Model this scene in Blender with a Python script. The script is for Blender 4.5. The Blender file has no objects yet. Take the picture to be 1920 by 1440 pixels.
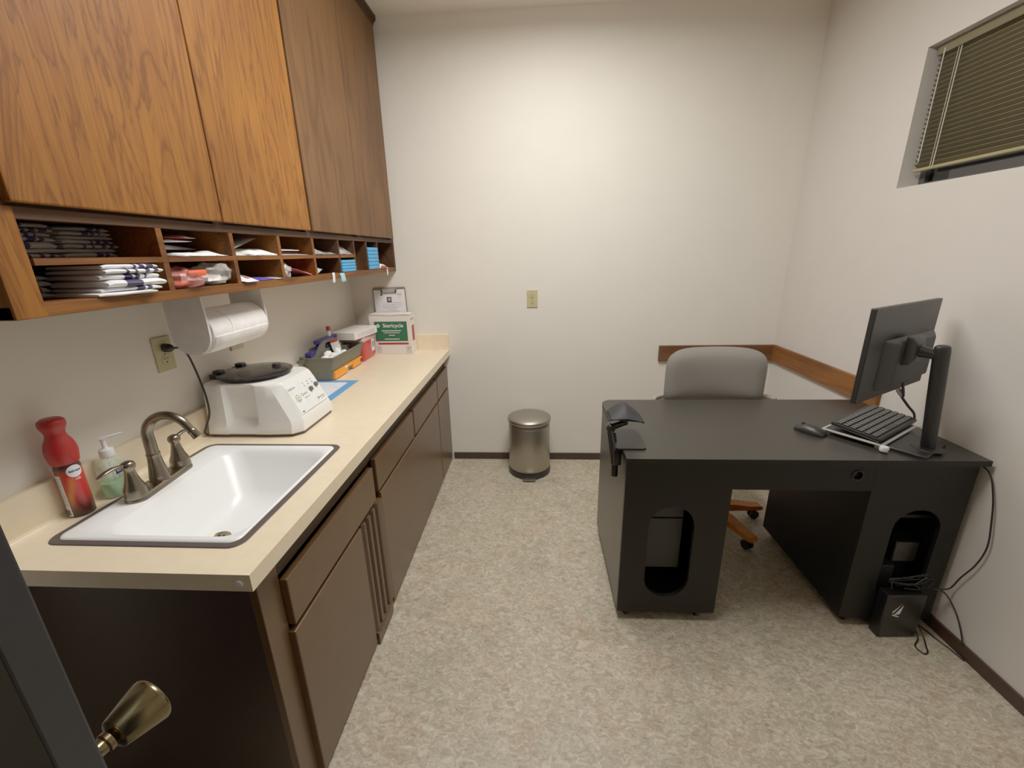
import bpy, bmesh, math, random
from mathutils import Matrix, Vector, noise
PI = math.pi
random.seed(7)
C = bpy.context.scene.collection
SC = bpy.context.scene
W = {}                                   # world matrix of every object that can be a parent


# ------------------------------------------------------------------ colour and materials
def c(r, g, b):
    f = lambda v: (v / 255 / 12.92) if v / 255 <= .04045 else ((v / 255 + .055) / 1.055) ** 2.4
    return (f(r), f(g), f(b), 1)


def newmat(name):
    m = bpy.data.materials.new(name)
    m.use_nodes = True
    nt = m.node_tree
    return m, nt, nt.nodes['Principled BSDF']


def bump(nt, bs, scale, strength, detail=2, dist=.002):
    tc = nt.nodes.new('ShaderNodeTexCoord')
    n = nt.nodes.new('ShaderNodeTexNoise')
    n.inputs['Scale'].default_value = scale
    n.inputs['Detail'].default_value = detail
    b = nt.nodes.new('ShaderNodeBump')
    b.inputs['Strength'].default_value = strength
    b.inputs['Distance'].default_value = dist
    nt.links.new(tc.outputs['Object'], n.inputs['Vector'])
    nt.links.new(n.outputs['Fac'], b.inputs['Height'])
    nt.links.new(b.outputs['Normal'], bs.inputs['Normal'])


def mat(name, col, rough=.5, metal=0, vary=.06, vscale=30, bmp=None, spec=.5, **kw):
    """Plain procedural material: a base colour gently varied by noise."""
    m, nt, bs = newmat(name)
    bs.inputs['Roughness'].default_value = rough
    bs.inputs['Metallic'].default_value = metal
    bs.inputs['Specular IOR Level'].default_value = spec
    for k, v in kw.items():
        bs.inputs[k.replace('_', ' ')].default_value = v
    tc = nt.nodes.new('ShaderNodeTexCoord')
    n = nt.nodes.new('ShaderNodeTexNoise')
    n.inputs['Scale'].default_value = vscale
    n.inputs['Detail'].default_value = 3
    r = nt.nodes.new('ShaderNodeValToRGB')
    r.color_ramp.elements[0].position = .3
    r.color_ramp.elements[1].position = .7
    r.color_ramp.elements[0].color = tuple(x * (1 - vary) for x in col[:3]) + (1,)
    r.color_ramp.elements[1].color = tuple(min(1, x * (1 + vary)) for x in col[:3]) + (1,)
    nt.links.new(tc.outputs['Object'], n.inputs['Vector'])
    nt.links.new(n.outputs['Fac'], r.inputs['Fac'])
    nt.links.new(r.outputs['Color'], bs.inputs['Base Color'])
    if bmp:
        bump(nt, bs, *bmp)
    return m


def wood(name, light, mid, dark, axis='z', rough=.42, ring=9., figure=1.):
    """Oak veneer: contour lines of a stretched noise give cathedral figure, finer noise the pores."""
    m, nt, bs = newmat(name)
    N, L = nt.nodes, nt.links
    bs.inputs['Roughness'].default_value = rough + .12
    bs.inputs['Specular IOR Level'].default_value = .22
    tc = N.new('ShaderNodeTexCoord')
    long_, cross = (1.0, 6.6) if figure > 1 else (.75, 5.2)
    s = {'z': (cross, cross, long_), 'y': (cross, long_, cross), 'x': (long_, cross, cross)}[axis]
    mp = N.new('ShaderNodeMapping'); mp.inputs['Scale'].default_value = s
    L.new(tc.outputs['Object'], mp.inputs['Vector'])
    n1 = N.new('ShaderNodeTexNoise'); n1.inputs['Scale'].default_value = 1.
    n1.inputs['Detail'].default_value = 5 if figure > 1 else 3.5; n1.inputs['Roughness'].default_value = .6 if figure > 1 else .56
    n1.inputs['Distortion'].default_value = .35 * figure
    L.new(mp.outputs['Vector'], n1.inputs['Vector'])
    mu = N.new('ShaderNodeMath'); mu.operation = 'MULTIPLY'; mu.inputs[1].default_value = ring
    L.new(n1.outputs['Fac'], mu.inputs[0])
    fr = N.new('ShaderNodeMath'); fr.operation = 'FRACT'; L.new(mu.outputs[0], fr.inputs[0])
    r1 = N.new('ShaderNodeValToRGB')
    e = r1.color_ramp.elements
    e[0].position = 0; e[0].color = (.15, .15, .15, 1)
    e[1].position = .22; e[1].color = (.8, .8, .8, 1)
    k = e.new(.5); k.color = (1, 1, 1, 1)
    k = e.new(.86); k.color = (.85, .85, .85, 1)
    k = e.new(1.); k.color = (.15, .15, .15, 1)
    L.new(fr.outputs[0], r1.inputs['Fac'])
    mp2 = N.new('ShaderNodeMapping')
    f = {'z': (150, 150, 5), 'y': (150, 5, 150), 'x': (5, 150, 150)}[axis]
    mp2.inputs['Scale'].default_value = f
    L.new(tc.outputs['Object'], mp2.inputs['Vector'])
    n2 = N.new('ShaderNodeTexNoise'); n2.inputs['Scale'].default_value = 1.; n2.inputs['Detail'].default_value = 2
    L.new(mp2.outputs['Vector'], n2.inputs['Vector'])
    r2 = N.new('ShaderNodeValToRGB')
    r2.color_ramp.elements[0].position = .36; r2.color_ramp.elements[1].position = .62
    L.new(n2.outputs['Fac'], r2.inputs['Fac'])
    mx = N.new('ShaderNodeMix'); mx.data_type = 'RGBA'
    mx.inputs[6].default_value = mid; mx.inputs[7].default_value = light
    L.new(r2.outputs['Color'], mx.inputs[0])
    mx2 = N.new('ShaderNodeMix'); mx2.data_type = 'RGBA'
    mx2.inputs[6].default_value = dark
    L.new(r1.outputs['Color'], mx2.inputs[0]); L.new(mx.outputs[2], mx2.inputs[7])
    n3 = N.new('ShaderNodeTexNoise'); n3.inputs['Scale'].default_value = 2.2
    L.new(tc.outputs['Object'], n3.inputs['Vector'])
    mx3 = N.new('ShaderNodeMix'); mx3.data_type = 'RGBA'; mx3.blend_type = 'MULTIPLY'
    mx3.inputs[0].default_value = 1
    r3 = N.new('ShaderNodeValToRGB')
    r3.color_ramp.elements[0].color = (.78, .76, .72, 1); r3.color_ramp.elements[1].color = (1.1, 1.1, 1.1, 1)
    r3.color_ramp.elements[0].position = .3; r3.color_ramp.elements[1].position = .7
    L.new(n3.outputs['Fac'], r3.inputs['Fac'])
    L.new(mx2.outputs[2], mx3.inputs[6]); L.new(r3.outputs['Color'], mx3.inputs[7])
    L.new(mx3.outputs[2], bs.inputs['Base Color'])
    b = N.new('ShaderNodeBump'); b.inputs['Strength'].default_value = .15; b.inputs['Distance'].default_value = .0006
    L.new(n2.outputs['Fac'], b.inputs['Height']); L.new(b.outputs['Normal'], bs.inputs['Normal'])
    return m


def floor_mat():
    m, nt, bs = newmat('mottled_vinyl')
    N, L = nt.nodes, nt.links
    bs.inputs['Roughness'].default_value = .5
    tc = N.new('ShaderNodeTexCoord')

    def nz(scale, det, mapping=None, dist=0., rough=.6):
        n = N.new('ShaderNodeTexNoise')
        n.inputs['Scale'].default_value = scale; n.inputs['Detail'].default_value = det
        n.inputs['Distortion'].default_value = dist; n.inputs['Roughness'].default_value = rough
        if mapping:
            mp = N.new('ShaderNodeMapping'); mp.inputs['Scale'].default_value = mapping
            mp.inputs['Rotation'].default_value = (0, 0, .35)
            L.new(tc.outputs['Object'], mp.inputs['Vector']); L.new(mp.outputs['Vector'], n.inputs['Vector'])
        else:
            L.new(tc.outputs['Object'], n.inputs['Vector'])
        return n

    def ramp(n, *st):
        r = N.new('ShaderNodeValToRGB')
        e = r.color_ramp.elements
        e[0].position, e[0].color = st[0]; e[1].position, e[1].color = st[1]
        for p, col in st[2:]:
            k = e.new(p); k.color = col
        L.new(n.outputs['Fac'], r.inputs['Fac'])
        return r
    a = ramp(nz(46, 10, (.8, 1.2, 1), 1.2, .76), (.26, c(92, 80, 64)), (.76, c(226, 218, 202)), (.40, c(148, 135, 113)), (.50, c(169, 157, 134)), (.60, c(193, 183, 162)))
    pink = ramp(nz(7, 4, None, .6), (.50, (0, 0, 0, 1)), (.66, (1, 1, 1, 1)))
    mx = N.new('ShaderNodeMix'); mx.data_type = 'RGBA'; mx.blend_type = 'MULTIPLY'
    mx.inputs[7].default_value = (.97, .89, .855, 1)
    L.new(pink.outputs['Color'], mx.inputs[0]); L.new(a.outputs['Color'], mx.inputs[6])
    gr = ramp(nz(4.5, 3, None, .3), (.52, (0, 0, 0, 1)), (.7, (1, 1, 1, 1)))
    mg = N.new('ShaderNodeMix'); mg.data_type = 'RGBA'; mg.blend_type = 'MULTIPLY'
    mg.inputs[7].default_value = (.84, .86, .83, 1)
    L.new(gr.outputs['Color'], mg.inputs[0]); L.new(mx.outputs[2], mg.inputs[6])
    sp = ramp(nz(95, 3, None, .5), (.66, (0, 0, 0, 1)), (.73, (1, 1, 1, 1)))
    md = N.new('ShaderNodeMix'); md.data_type = 'RGBA'; md.blend_type = 'MULTIPLY'
    md.inputs[7].default_value = (.66, .63, .6, 1)
    L.new(sp.outputs['Color'], md.inputs[0]); L.new(mg.outputs[2], md.inputs[6])
    L.new(md.outputs[2], bs.inputs['Base Color'])
    bump(nt, bs, 70, .12, 4, .001)
    return m


def film(name, col, alpha=.3, rough=.12):
    """Thin clear plastic: see-through with a glossy, faintly milky sheet."""
    m, nt, bs = newmat(name)
    bs.inputs['Base Color'].default_value = col
    bs.inputs['Roughness'].default_value = rough
    tc = nt.nodes.new('ShaderNodeTexCoord')
    n = nt.nodes.new('ShaderNodeTexNoise'); n.inputs['Scale'].default_value = 28; n.inputs['Detail'].default_value = 4
    mr = nt.nodes.new('ShaderNodeMapRange')
    mr.inputs['From Min'].default_value = .3; mr.inputs['From Max'].default_value = .7
    mr.inputs['To Min'].default_value = alpha * .6; mr.inputs['To Max'].default_value = min(1, alpha * 1.4)
    nt.links.new(tc.outputs['Object'], n.inputs['Vector']); nt.links.new(n.outputs['Fac'], mr.inputs['Value'])
    nt.links.new(mr.outputs['Result'], bs.inputs['Alpha'])
    return m


def can_mat():
    """Printed can: dark base rising to a red field with an orange flame; a pale panel of small print on one side."""
    m, nt, bs = newmat('printed_can_label')
    N, L = nt.nodes, nt.links
    bs.inputs['Roughness'].default_value = .3
    tc = N.new('ShaderNodeTexCoord'); sx = N.new('ShaderNodeSeparateXYZ')
    L.new(tc.outputs['Object'], sx.inputs[0])
    r = N.new('ShaderNodeValToRGB'); e = r.color_ramp.elements
    e[0].position = .02; e[0].color = c(38, 20, 22); e[1].position = .2; e[1].color = c(110, 34, 26)
    for p, col in ((.42, c(190, 40, 34)), (.8, c(205, 44, 40)), (.88, c(150, 70, 45)), (.94, c(70, 35, 32))):
        k = e.new(p); k.color = col
    mr = N.new('ShaderNodeMapRange'); mr.inputs['From Max'].default_value = .148
    L.new(sx.outputs['Z'], mr.inputs['Value']); L.new(mr.outputs['Result'], r.inputs['Fac'])
    # flame: a wavy vertical band around the front of the can
    at = N.new('ShaderNodeMath'); at.operation = 'ARCTAN2'
    L.new(sx.outputs['Y'], at.inputs[0]); L.new(sx.outputs['X'], at.inputs[1])
    sn = N.new('ShaderNodeMath'); sn.operation = 'SINE'
    m1 = N.new('ShaderNodeMath'); m1.operation = 'MULTIPLY'; m1.inputs[1].default_value = 42
    L.new(sx.outputs['Z'], m1.inputs[0]); L.new(m1.outputs[0], sn.inputs[0])
    m2 = N.new('ShaderNodeMath'); m2.operation = 'MULTIPLY_ADD'; m2.inputs[1].default_value = .22; m2.inputs[2].default_value = .38
    L.new(sn.outputs[0], m2.inputs[0])
    ad = N.new('ShaderNodeMath'); ad.operation = 'ADD'; L.new(at.outputs[0], ad.inputs[0]); L.new(m2.outputs[0], ad.inputs[1])
    ab = N.new('ShaderNodeMath'); ab.operation = 'ABSOLUTE'; L.new(ad.outputs[0], ab.inputs[0])
    r2 = N.new('ShaderNodeValToRGB'); r2.color_ramp.elements[0].position = .05; r2.color_ramp.elements[0].color = (1, 1, 1, 1)
    r2.color_ramp.elements[1].position = .38; r2.color_ramp.elements[1].color = (0, 0, 0, 1)
    L.new(ab.outputs[0], r2.inputs['Fac'])
    zf = N.new('ShaderNodeValToRGB'); z = zf.color_ramp.elements
    z[0].position = .15; z[0].color = (0, 0, 0, 1); z[1].position = .4; z[1].color = (.8, .8, .8, 1)
    k = z.new(.72); k.color = (.5, .5, .5, 1); k = z.new(.8); k.color = (0, 0, 0, 1)
    L.new(mr.outputs['Result'], zf.inputs['Fac'])
    mm = N.new('ShaderNodeMath'); mm.operation = 'MULTIPLY'
    L.new(r2.outputs['Color'], mm.inputs[0]); L.new(zf.outputs['Color'], mm.inputs[1])
    mx = N.new('ShaderNodeMix'); mx.data_type = 'RGBA'; mx.inputs[7].default_value = c(224, 140, 50)
    L.new(mm.outputs[0], mx.inputs[0]); L.new(r.outputs['Color'], mx.inputs[6])
    L.new(mx.outputs[2], bs.inputs['Base Color'])
    return m


# ------------------------------------------------------------------ mesh builder
class G:
    def __init__(s):
        s.b = bmesh.new()

    def mark(s):
        return {f for f in s.b.faces}

    def _new(s, before, mi):
        if mi == 0 and not before:
            return
        for f in s.b.faces:
            if f not in before:
                f.material_index = mi

    def box(s, x0, x1, y0, y1, z0, z1, bev=0, mi=0, seg=2, M=None):
        n = s.mark()
        r = bmesh.ops.create_cube(s.b, size=1)
        for v in r['verts']:
            v.co = Vector((x0 + (v.co.x + .5) * (x1 - x0), y0 + (v.co.y + .5) * (y1 - y0), z0 + (v.co.z + .5) * (z1 - z0)))
        vs = r['verts']
        if bev:
            es = list({e for v in vs for e in v.link_edges})
            rr = bmesh.ops.bevel(s.b, geom=es, offset=bev, segments=seg, affect='EDGES', profile=.5)
            vs = list({v for f in rr['faces'] for v in f.verts} | {v for v in vs if v.is_valid})
        if M is not None:
            bmesh.ops.transform(s.b, matrix=M, verts=[v for v in vs if v.is_valid])
        s._new(n, mi)
        return s

    def loft(s, loops, closed=True, cap0=True, cap1=True, mi=0):
        n = s.mark()
        rows = [[s.b.verts.new(Vector(p)) for p in lp] for lp in loops]
        k = len(rows[0])
        for a, b in zip(rows, rows[1:]):
            for i in range(k if closed else k - 1):
                j = (i + 1) % k
                try:
                    s.b.faces.new((a[i], a[j], b[j], b[i]))
                except ValueError:
                    pass
        if cap0 and closed:
            s.b.faces.new(rows[0][::-1])
        if cap1 and closed:
            s.b.faces.new(rows[-1])
        s._new(n, mi)
        return s

    def lathe(s, prof, M=None, n=32, mi=0):
        """prof: (r, z) pairs; an r of 0 at either end closes it."""
        M = M or Matrix()
        nf = s.mark()
        rows = []
        for r, z in prof:
            if r <= 1e-6:
                rows.append([s.b.verts.new(M @ Vector((0, 0, z)))])
            else:
                rows.append([s.b.verts.new(M @ Vector((r * math.cos(2 * PI * i / n), r * math.sin(2 * PI * i / n), z))) for i in range(n)])
        for a, b in zip(rows, rows[1:]):
            for i in range(n):
                j = (i + 1) % n
                if len(a) == 1 and len(b) == 1:
                    continue
                if len(a) == 1:
                    s.b.faces.new((a[0], b[j], b[i]))
                elif len(b) == 1:
                    s.b.faces.new((a[i], a[j], b[0]))
                else:
                    s.b.faces.new((a[i], a[j], b[j], b[i]))
        s._new(nf, mi)
        return s

    def tube(s, pts, r, n=10, mi=0, smooth=6):
        pts = [Vector(p) for p in pts]
        if smooth and len(pts) > 2:
            out = []
            rs = r if isinstance(r, (list, tuple)) else None
            ro = []
            for i in range(len(pts) - 1):
                p0 = pts[max(i - 1, 0)]; p1 = pts[i]; p2 = pts[i + 1]; p3 = pts[min(i + 2, len(pts) - 1)]
                for q in range(smooth):
                    t = q / smooth
                    out.append(.5 * ((2 * p1) + (p2 - p0) * t + (2 * p0 - 5 * p1 + 4 * p2 - p3) * t * t + (3 * p1 - p0 - 3 * p2 + p3) * t ** 3))
                    if rs:
                        ro.append(rs[i] + (rs[i + 1] - rs[i]) * t)
            out.append(pts[-1])
            if rs:
                ro.append(rs[-1]); r = ro
            pts = out
        rr = r if isinstance(r, (list, tuple)) else [r] * len(pts)
        loops = []
        up = None
        for i, p in enumerate(pts):
            d = (pts[min(i + 1, len(pts) - 1)] - pts[max(i - 1, 0)]).normalized()
            if up is None:
                up = Vector((0, 0, 1)) if abs(d.z) < .9 else Vector((1, 0, 0))
            sd = d.cross(up).normalized()
            up = sd.cross(d).normalized()
            loops.append([p + (sd * math.cos(2 * PI * k / n) + up * math.sin(2 * PI * k / n)) * rr[i] for k in range(n)])
        return s.loft(loops, mi=mi)

    def prism(s, poly, axis, a0, a1, mi=0, bev=0):
        """poly in the two other axes (in x, y, z order), extruded along axis."""
        i = 'xyz'.index(axis)

        def at(p, a):
            q = list(p); q.insert(i, a); return q
        s.loft([[at(p, a0) for p in poly], [at(p, a1) for p in poly]], mi=mi)
        return s

    def holed(s, outer, hole, axis, a0, a1, mi=0):
        """plate with one hole: outer and hole are 2-D loops."""
        i = 'xyz'.index(axis)
        nf = s.mark()

        def at(p, a):
            q = list(p); q.insert(i, a); return Vector(q)
        sides = []
        for a in (a0, a1):
            vs, ed = [], []
            for lp in (outer, hole):
                v = [s.b.verts.new(at(p, a)) for p in lp]
                e = [s.b.edges.new((v[k], v[(k + 1) % len(v)])) for k in range(len(v))]
                vs.append(v); ed += e
            bmesh.ops.triangle_fill(s.b, use_beauty=True, use_dissolve=False, edges=ed)
            sides.append(vs)
        for q in (0, 1):
            A, B = sides[0][q], sides[1][q]
            for k in range(len(A)):
                j = (k + 1) % len(A)
                s.b.faces.new((A[k], A[j], B[j], B[k]))
        s._new(nf, mi)
        return s

    def grid(s, f, nu, nv, mi=0, mif=None):
        v = [[s.b.verts.new(Vector(f(i / nu, j / nv))) for j in range(nv + 1)] for i in range(nu + 1)]
        for i in range(nu):
            for j in range(nv):
                fc = s.b.faces.new((v[i][j], v[i + 1][j], v[i + 1][j + 1], v[i][j + 1]))
                fc.material_index = mif(i, j) if mif else mi
        return s

    def text(s, txt, size, M, mi=0, ext=.0004, align='CENTER', shear=0., bold=0.):
        cu = bpy.data.curves.new('t', 'FONT')
        cu.body = txt; cu.size = size; cu.extrude = ext; cu.align_x = align; cu.align_y = 'CENTER'; cu.shear = shear
        cu.offset = bold
        cu.resolution_u = 3
        o = bpy.data.objects.new('t', cu); C.objects.link(o)
        dg = bpy.context.evaluated_depsgraph_get(); dg.update()
        me = o.evaluated_get(dg).to_mesh()
        nf, nv = s.mark(), {v for v in s.b.verts}
        s.b.from_mesh(me)
        o.evaluated_get(dg).to_mesh_clear()
        bpy.data.objects.remove(o); bpy.data.curves.remove(cu)
        bmesh.ops.transform(s.b, matrix=M, verts=[v for v in s.b.verts if v not in nv])
        s._new(nf, mi)
        return s

    def flip_out(s):
        bmesh.ops.recalc_face_normals(s.b, faces=s.b.faces)
        return s


def frame(o, ux, uy):
    """4x4 matrix with origin o, x along ux, y along uy (both made unit and square)."""
    ux = Vector(ux).normalized(); uz = ux.cross(Vector(uy)).normalized(); uy = uz.cross(ux)
    M = Matrix.Identity(4)
    for i, v in enumerate((ux, uy, uz)):
        M[0][i], M[1][i], M[2][i] = v
    M[0][3], M[1][3], M[2][3] = o
    return M


def T(x, y, z):
    return Matrix.Translation((x, y, z))


def RZ(a):
    return Matrix.Rotation(a, 4, 'Z')


def AX(o, d):
    """matrix whose z axis points along d, at o."""
    d = Vector(d).normalized()
    q = Vector((0, 0, 1)).rotation_difference(d)
    return T(*o) @ q.to_matrix().to_4x4()


def tag(o, label=None, cat=None, group=None, kind=None):
    for k, v in (('label', label), ('category', cat), ('group', group), ('kind', kind)):
        if v:
            o[k] = v
    return o


def obj(name, g, mats, parent=None, smooth=35, world=True, solid=0, sub=0, recalc=True):
    if recalc:
        bmesh.ops.recalc_face_normals(g.b, faces=g.b.faces)
    M = Matrix()
    if parent is not None and world:
        bmesh.ops.transform(g.b, matrix=W[parent.name].inverted(), verts=g.b.verts)
        M = W[parent.name]
    loc = None
    if parent is None:
        xs = [v.co for v in g.b.verts]
        loc = Vector(((min(p.x for p in xs) + max(p.x for p in xs)) / 2, (min(p.y for p in xs) + max(p.y for p in xs)) / 2, min(p.z for p in xs)))
        bmesh.ops.translate(g.b, vec=-loc, verts=g.b.verts)
        M = T(*loc)
    me = bpy.data.meshes.new(name)
    g.b.to_mesh(me); g.b.free()
    for m in (mats if isinstance(mats, (list, tuple)) else [mats]):
        me.materials.append(m)
    if smooth:
        me.polygons.foreach_set('use_smooth', [True] * len(me.polygons))
        me.set_sharp_from_angle(angle=math.radians(smooth))
    o = bpy.data.objects.new(name, me)
    C.objects.link(o)
    if parent is not None:
        o.parent = parent
        M = W[parent.name]
    elif loc is not None:
        o.location = loc
    W[o.name] = M.copy()
    if solid:
        md = o.modifiers.new('s', 'SOLIDIFY'); md.thickness = solid; md.offset = 0
    if sub:
        md = o.modifiers.new('u', 'SUBSURF'); md.levels = sub; md.render_levels = sub
    return o


def thing(name, label, cat, loc=(0, 0, 0), rz=0, group=None, kind=None):
    o = bpy.data.objects.new(name, None)
    o.empty_display_size = .05
    C.objects.link(o)
    o.location = loc; o.rotation_euler = (0, 0, rz)
    W[o.name] = T(*loc) @ RZ(rz)
    return tag(o, label, cat, group, kind)


def struct(name, g, m, smooth=0, label=None):
    o = obj(name, g, m, smooth=smooth)
    o['kind'] = 'structure'
    if label:
        o['label'] = label
    return o


def copy_tree(o, parent=None):
    d = o.copy(); C.objects.link(d); d.parent = parent
    W[d.name] = W[parent.name] if parent else Matrix()
    for ch in list(o.children):
        copy_tree(ch, d)
    return d


def rrect(x0, x1, y0, y1, r, n=6):
    out = []
    for cx, cy, a in ((x1 - r, y1 - r, 0), (x0 + r, y1 - r, 90), (x0 + r, y0 + r, 180), (x1 - r, y0 + r, 270)):
        for i in range(n + 1):
            t = math.radians(a + 90 * i / n)
            out.append((cx + r * math.cos(t), cy + r * math.sin(t)))
    return out


def stadium(x0, x1, z0, z1, n=10):
    r = (x1 - x0) / 2; cx = (x0 + x1) / 2
    out = [(cx + r * math.cos(PI * i / n), z1 - r + r * math.sin(PI * i / n)) for i in range(n + 1)]
    out += [(cx - r * math.cos(PI * i / n), z0 + r - r * math.sin(PI * i / n)) for i in range(n + 1)]
    return out


# ------------------------------------------------------------------ palette
def wall_mat(name, col):
    return mat(name, col, .58, vary=.015, vscale=6, bmp=(170, .22, 3, .0016), spec=.5)


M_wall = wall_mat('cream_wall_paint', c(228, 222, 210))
M_wallr = wall_mat('cream_wall_paint_shaded', c(208, 201, 192))  # same cream paint, darkened to imitate the weaker light on this wall
M_ceil = mat('ceiling_paint', c(240, 233, 220), .7, vary=.02, bmp=(90, .3, 3, .003))
M_floor = floor_mat()
M_base = mat('dark_brown_vinyl_base', c(54, 34, 24), .45, vary=.1)
M_oak = wood('golden_oak', c(150, 93, 30), c(135, 79, 23), c(104, 56, 14), 'z', .42, ring=11, figure=1.6)
M_oak2 = wood('brown_oak', c(112, 76, 42), c(103, 68, 36), c(88, 56, 28), 'z', .4, ring=6, figure=.3)
M_oakh = wood('golden_oak_rail', c(130, 78, 30), c(110, 62, 23), c(82, 42, 14), 'y', .45, ring=5, figure=.3)
M_oakd = wood('dark_oak_shaded', c(82, 54, 32), c(70, 44, 25), c(54, 31, 16), 'y', .5, ring=5, figure=.3)  # shade on the pigeonhole top rail put into the colour; frames share it
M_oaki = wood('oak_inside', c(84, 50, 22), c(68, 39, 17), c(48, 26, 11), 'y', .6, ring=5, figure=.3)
M_rail = wood('oak_chair_rail', c(116, 78, 50), c(104, 68, 42), c(90, 56, 33), 'x', .42, ring=4, figure=.2)
M_raily = wood('oak_chair_rail_side', c(136, 84, 40), c(122, 72, 33), c(106, 60, 25), 'y', .42, ring=4, figure=.2)
M_brown = mat('brown_laminate', c(88, 61, 35), .34, vary=.07, vscale=14, bmp=(240, .06))
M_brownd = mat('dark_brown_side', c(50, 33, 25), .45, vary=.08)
M_browng = mat('brown_shadow_gap', c(62, 42, 26), .6)
M_lam = mat('beige_laminate', c(236, 217, 184), .36, vary=.035, vscale=24)
M_lamedge = mat('beige_laminate_edge', c(196, 178, 150), .4, vary=.03)
M_white = mat('white_plastic', c(236, 235, 232), .3, vary=.01)
M_enamel = mat('white_enamel', c(240, 242, 242), .3, vary=.006, spec=.6)
M_putty = mat('grey_sink_rim', c(74, 63, 60), .55)
M_nickel = mat('brushed_nickel', c(128, 118, 103), .28, 1, vary=.05)
M_brass = mat('antique_brass', c(122, 109, 80), .24, 1, vary=.08)
M_drain = mat('brass_drain', c(150, 134, 100), .4, .8)
M_dark = mat('dark_hole', c(12, 11, 10), .7)
M_black = mat('black_plastic', c(20, 20, 20), .42, vary=.05)
M_blackg = mat('black_gloss', c(20, 20, 21), .22, vary=.05)
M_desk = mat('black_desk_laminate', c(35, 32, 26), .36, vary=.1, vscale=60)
M_desks = mat('black_desk_side_lit', c(50, 47, 40), .34, vary=.08)  # same laminate, lightened to imitate light and reflections on the left side
M_deskf = mat('black_desk_panel_shaded', c(13, 13, 12), .5, vary=.08, spec=.3)  # same laminate, darkened to imitate shade on the front
M_cable = mat('black_cable', c(20, 18, 22), .4)
M_char = mat('charcoal_plastic', c(26, 26, 27), .45)
M_key = mat('dark_grey_keys', c(36, 36, 35), .45)
M_silver = mat('silver_edge', c(190, 186, 178), .35, .4)
M_grey = mat('grey_tray_plastic', c(100, 98, 84), .5, vary=.05)
M_yel = mat('yellow_drawer', c(246, 150, 18), .35)
M_steel = mat('brushed_steel', c(168, 162, 150), .4, 1, vary=.05, vscale=60)
M_steeld = mat('dark_steel_collar', c(96, 90, 84), .35, 1)
M_fab = mat('grey_upholstery', c(132, 126, 117), .85, vary=.05, vscale=300, bmp=(420, .35, 2, .001))
M_fabl = mat('light_grey_shell', c(160, 153, 143), .6)
M_ochre = wood('orange_wood', c(222, 138, 50), c(206, 120, 40), c(176, 96, 28), 'x', .45, ring=4, figure=.3)
M_ivory = mat('ivory_plate', c(190, 178, 130), .4)
M_olive = mat('beige_plate', c(196, 184, 160), .45)  # plain beige for the blank wall plate
M_roll = mat('paper_towel', c(246, 244, 242), .85, bmp=(60, .4, 3, .003))
M_bracket = mat('white_bracket', c(222, 218, 214), .35)
M_card = mat('white_carton', c(228, 220, 214), .6, vary=.02)
M_green = mat('green_print', c(22, 92, 60), .5)
M_red = mat('red_print', c(172, 42, 50), .5)
M_ink = mat('black_ink', c(40, 38, 38), .6)
M_inkg = mat('grey_ink', c(150, 150, 150), .6)
M_paper = mat('white_paper', c(236, 232, 232), .7, vary=.02)
M_bag = mat('white_paper_bag', c(240, 240, 243), .7, vary=.02)
M_bagd = mat('white_paper_bag_shaded', c(150, 146, 140), .75, vary=.04)  # same white bags, pigeonhole shade put into the colour
M_purple = mat('dark_purple_print', c(46, 36, 80), .6)
M_blue = mat('sky_blue', c(60, 160, 220), .5, vary=.06)
M_bluepad = mat('blue_pad_border', c(86, 152, 208), .6)
M_padw = mat('white_pad_fibre', c(222, 226, 234), .8)
M_bluerk = mat('blue_tube_rack', c(44, 38, 116), .45)
M_redpl = mat('red_sharps_plastic', c(194, 40, 38), .25, spec=.6)
M_pinkl = mat('pink_translucent_lid', c(214, 168, 164), .3, Alpha=.85)
M_redcap = mat('red_cap', c(178, 26, 24), .42)
M_label = mat('white_label', c(236, 236, 240), .45)
M_navy = mat('navy_print', c(40, 46, 110), .5)
M_gel = mat('green_gel', c(170, 230, 160), .1, Alpha=.7)
M_clear = film('clear_bottle', c(214, 232, 218), .32, .06)
M_film = film('clear_bag_film', c(220, 216, 214), .48, .2)
M_filmp = film('pink_bag_film', c(246, 168, 160), .42, .2)
M_filmw = film('milky_bag_film', c(214, 210, 204), .6, .25)
M_orange = mat('orange_plastic', c(255, 84, 16), .45)
M_lav = mat('lavender_packet', c(196, 166, 206), .5)
M_indigo = mat('indigo_packet', c(78, 62, 160), .5)
M_pinkp = mat('pink_packet', c(232, 150, 176), .5)
M_redp = mat('dull_red_packet', c(160, 62, 52), .6)
M_gauze = mat('white_gauze', c(240, 240, 236), .85, bmp=(120, .3, 3, .002))
M_gauzeg = mat('grey_white_sleeve', c(206, 204, 196), .7)
M_greenp = mat('pale_green_card', c(160, 190, 160), .6)
M_pale = mat('pale_blue_tag', c(160, 214, 226), .6)
M_door = mat('dark_brown_door', c(39, 40, 45), .4, vary=.1)  # cool sheen on the door imitated by a blue-grey tint
M_dooredge = mat('dark_door_edge', c(62, 52, 48), .5)
M_blind = mat('olive_blind', c(108, 99, 70), .45, vary=.04)
M_blindl = mat('light_blind_rail', c(150, 138, 100), .4)
M_cord = mat('pale_cord', c(206, 200, 178), .7)
M_glass = mat('night_window_glass', c(16, 18, 20), .05, spec=.8)
M_frame = mat('window_frame', c(58, 60, 56), .5)
M_lid = film('smoked_lid', c(34, 29, 31), .86, .12)
M_lidd = mat('smoked_lid_inner', c(50, 44, 46), .3)
M_greenbk = mat('green_black_latch', c(34, 40, 32), .5)
M_quest = mat('green_logo', c(120, 150, 40), .5)
M_greyprint = mat('grey_print', c(90, 94, 92), .5)
M_can = can_mat()
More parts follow.
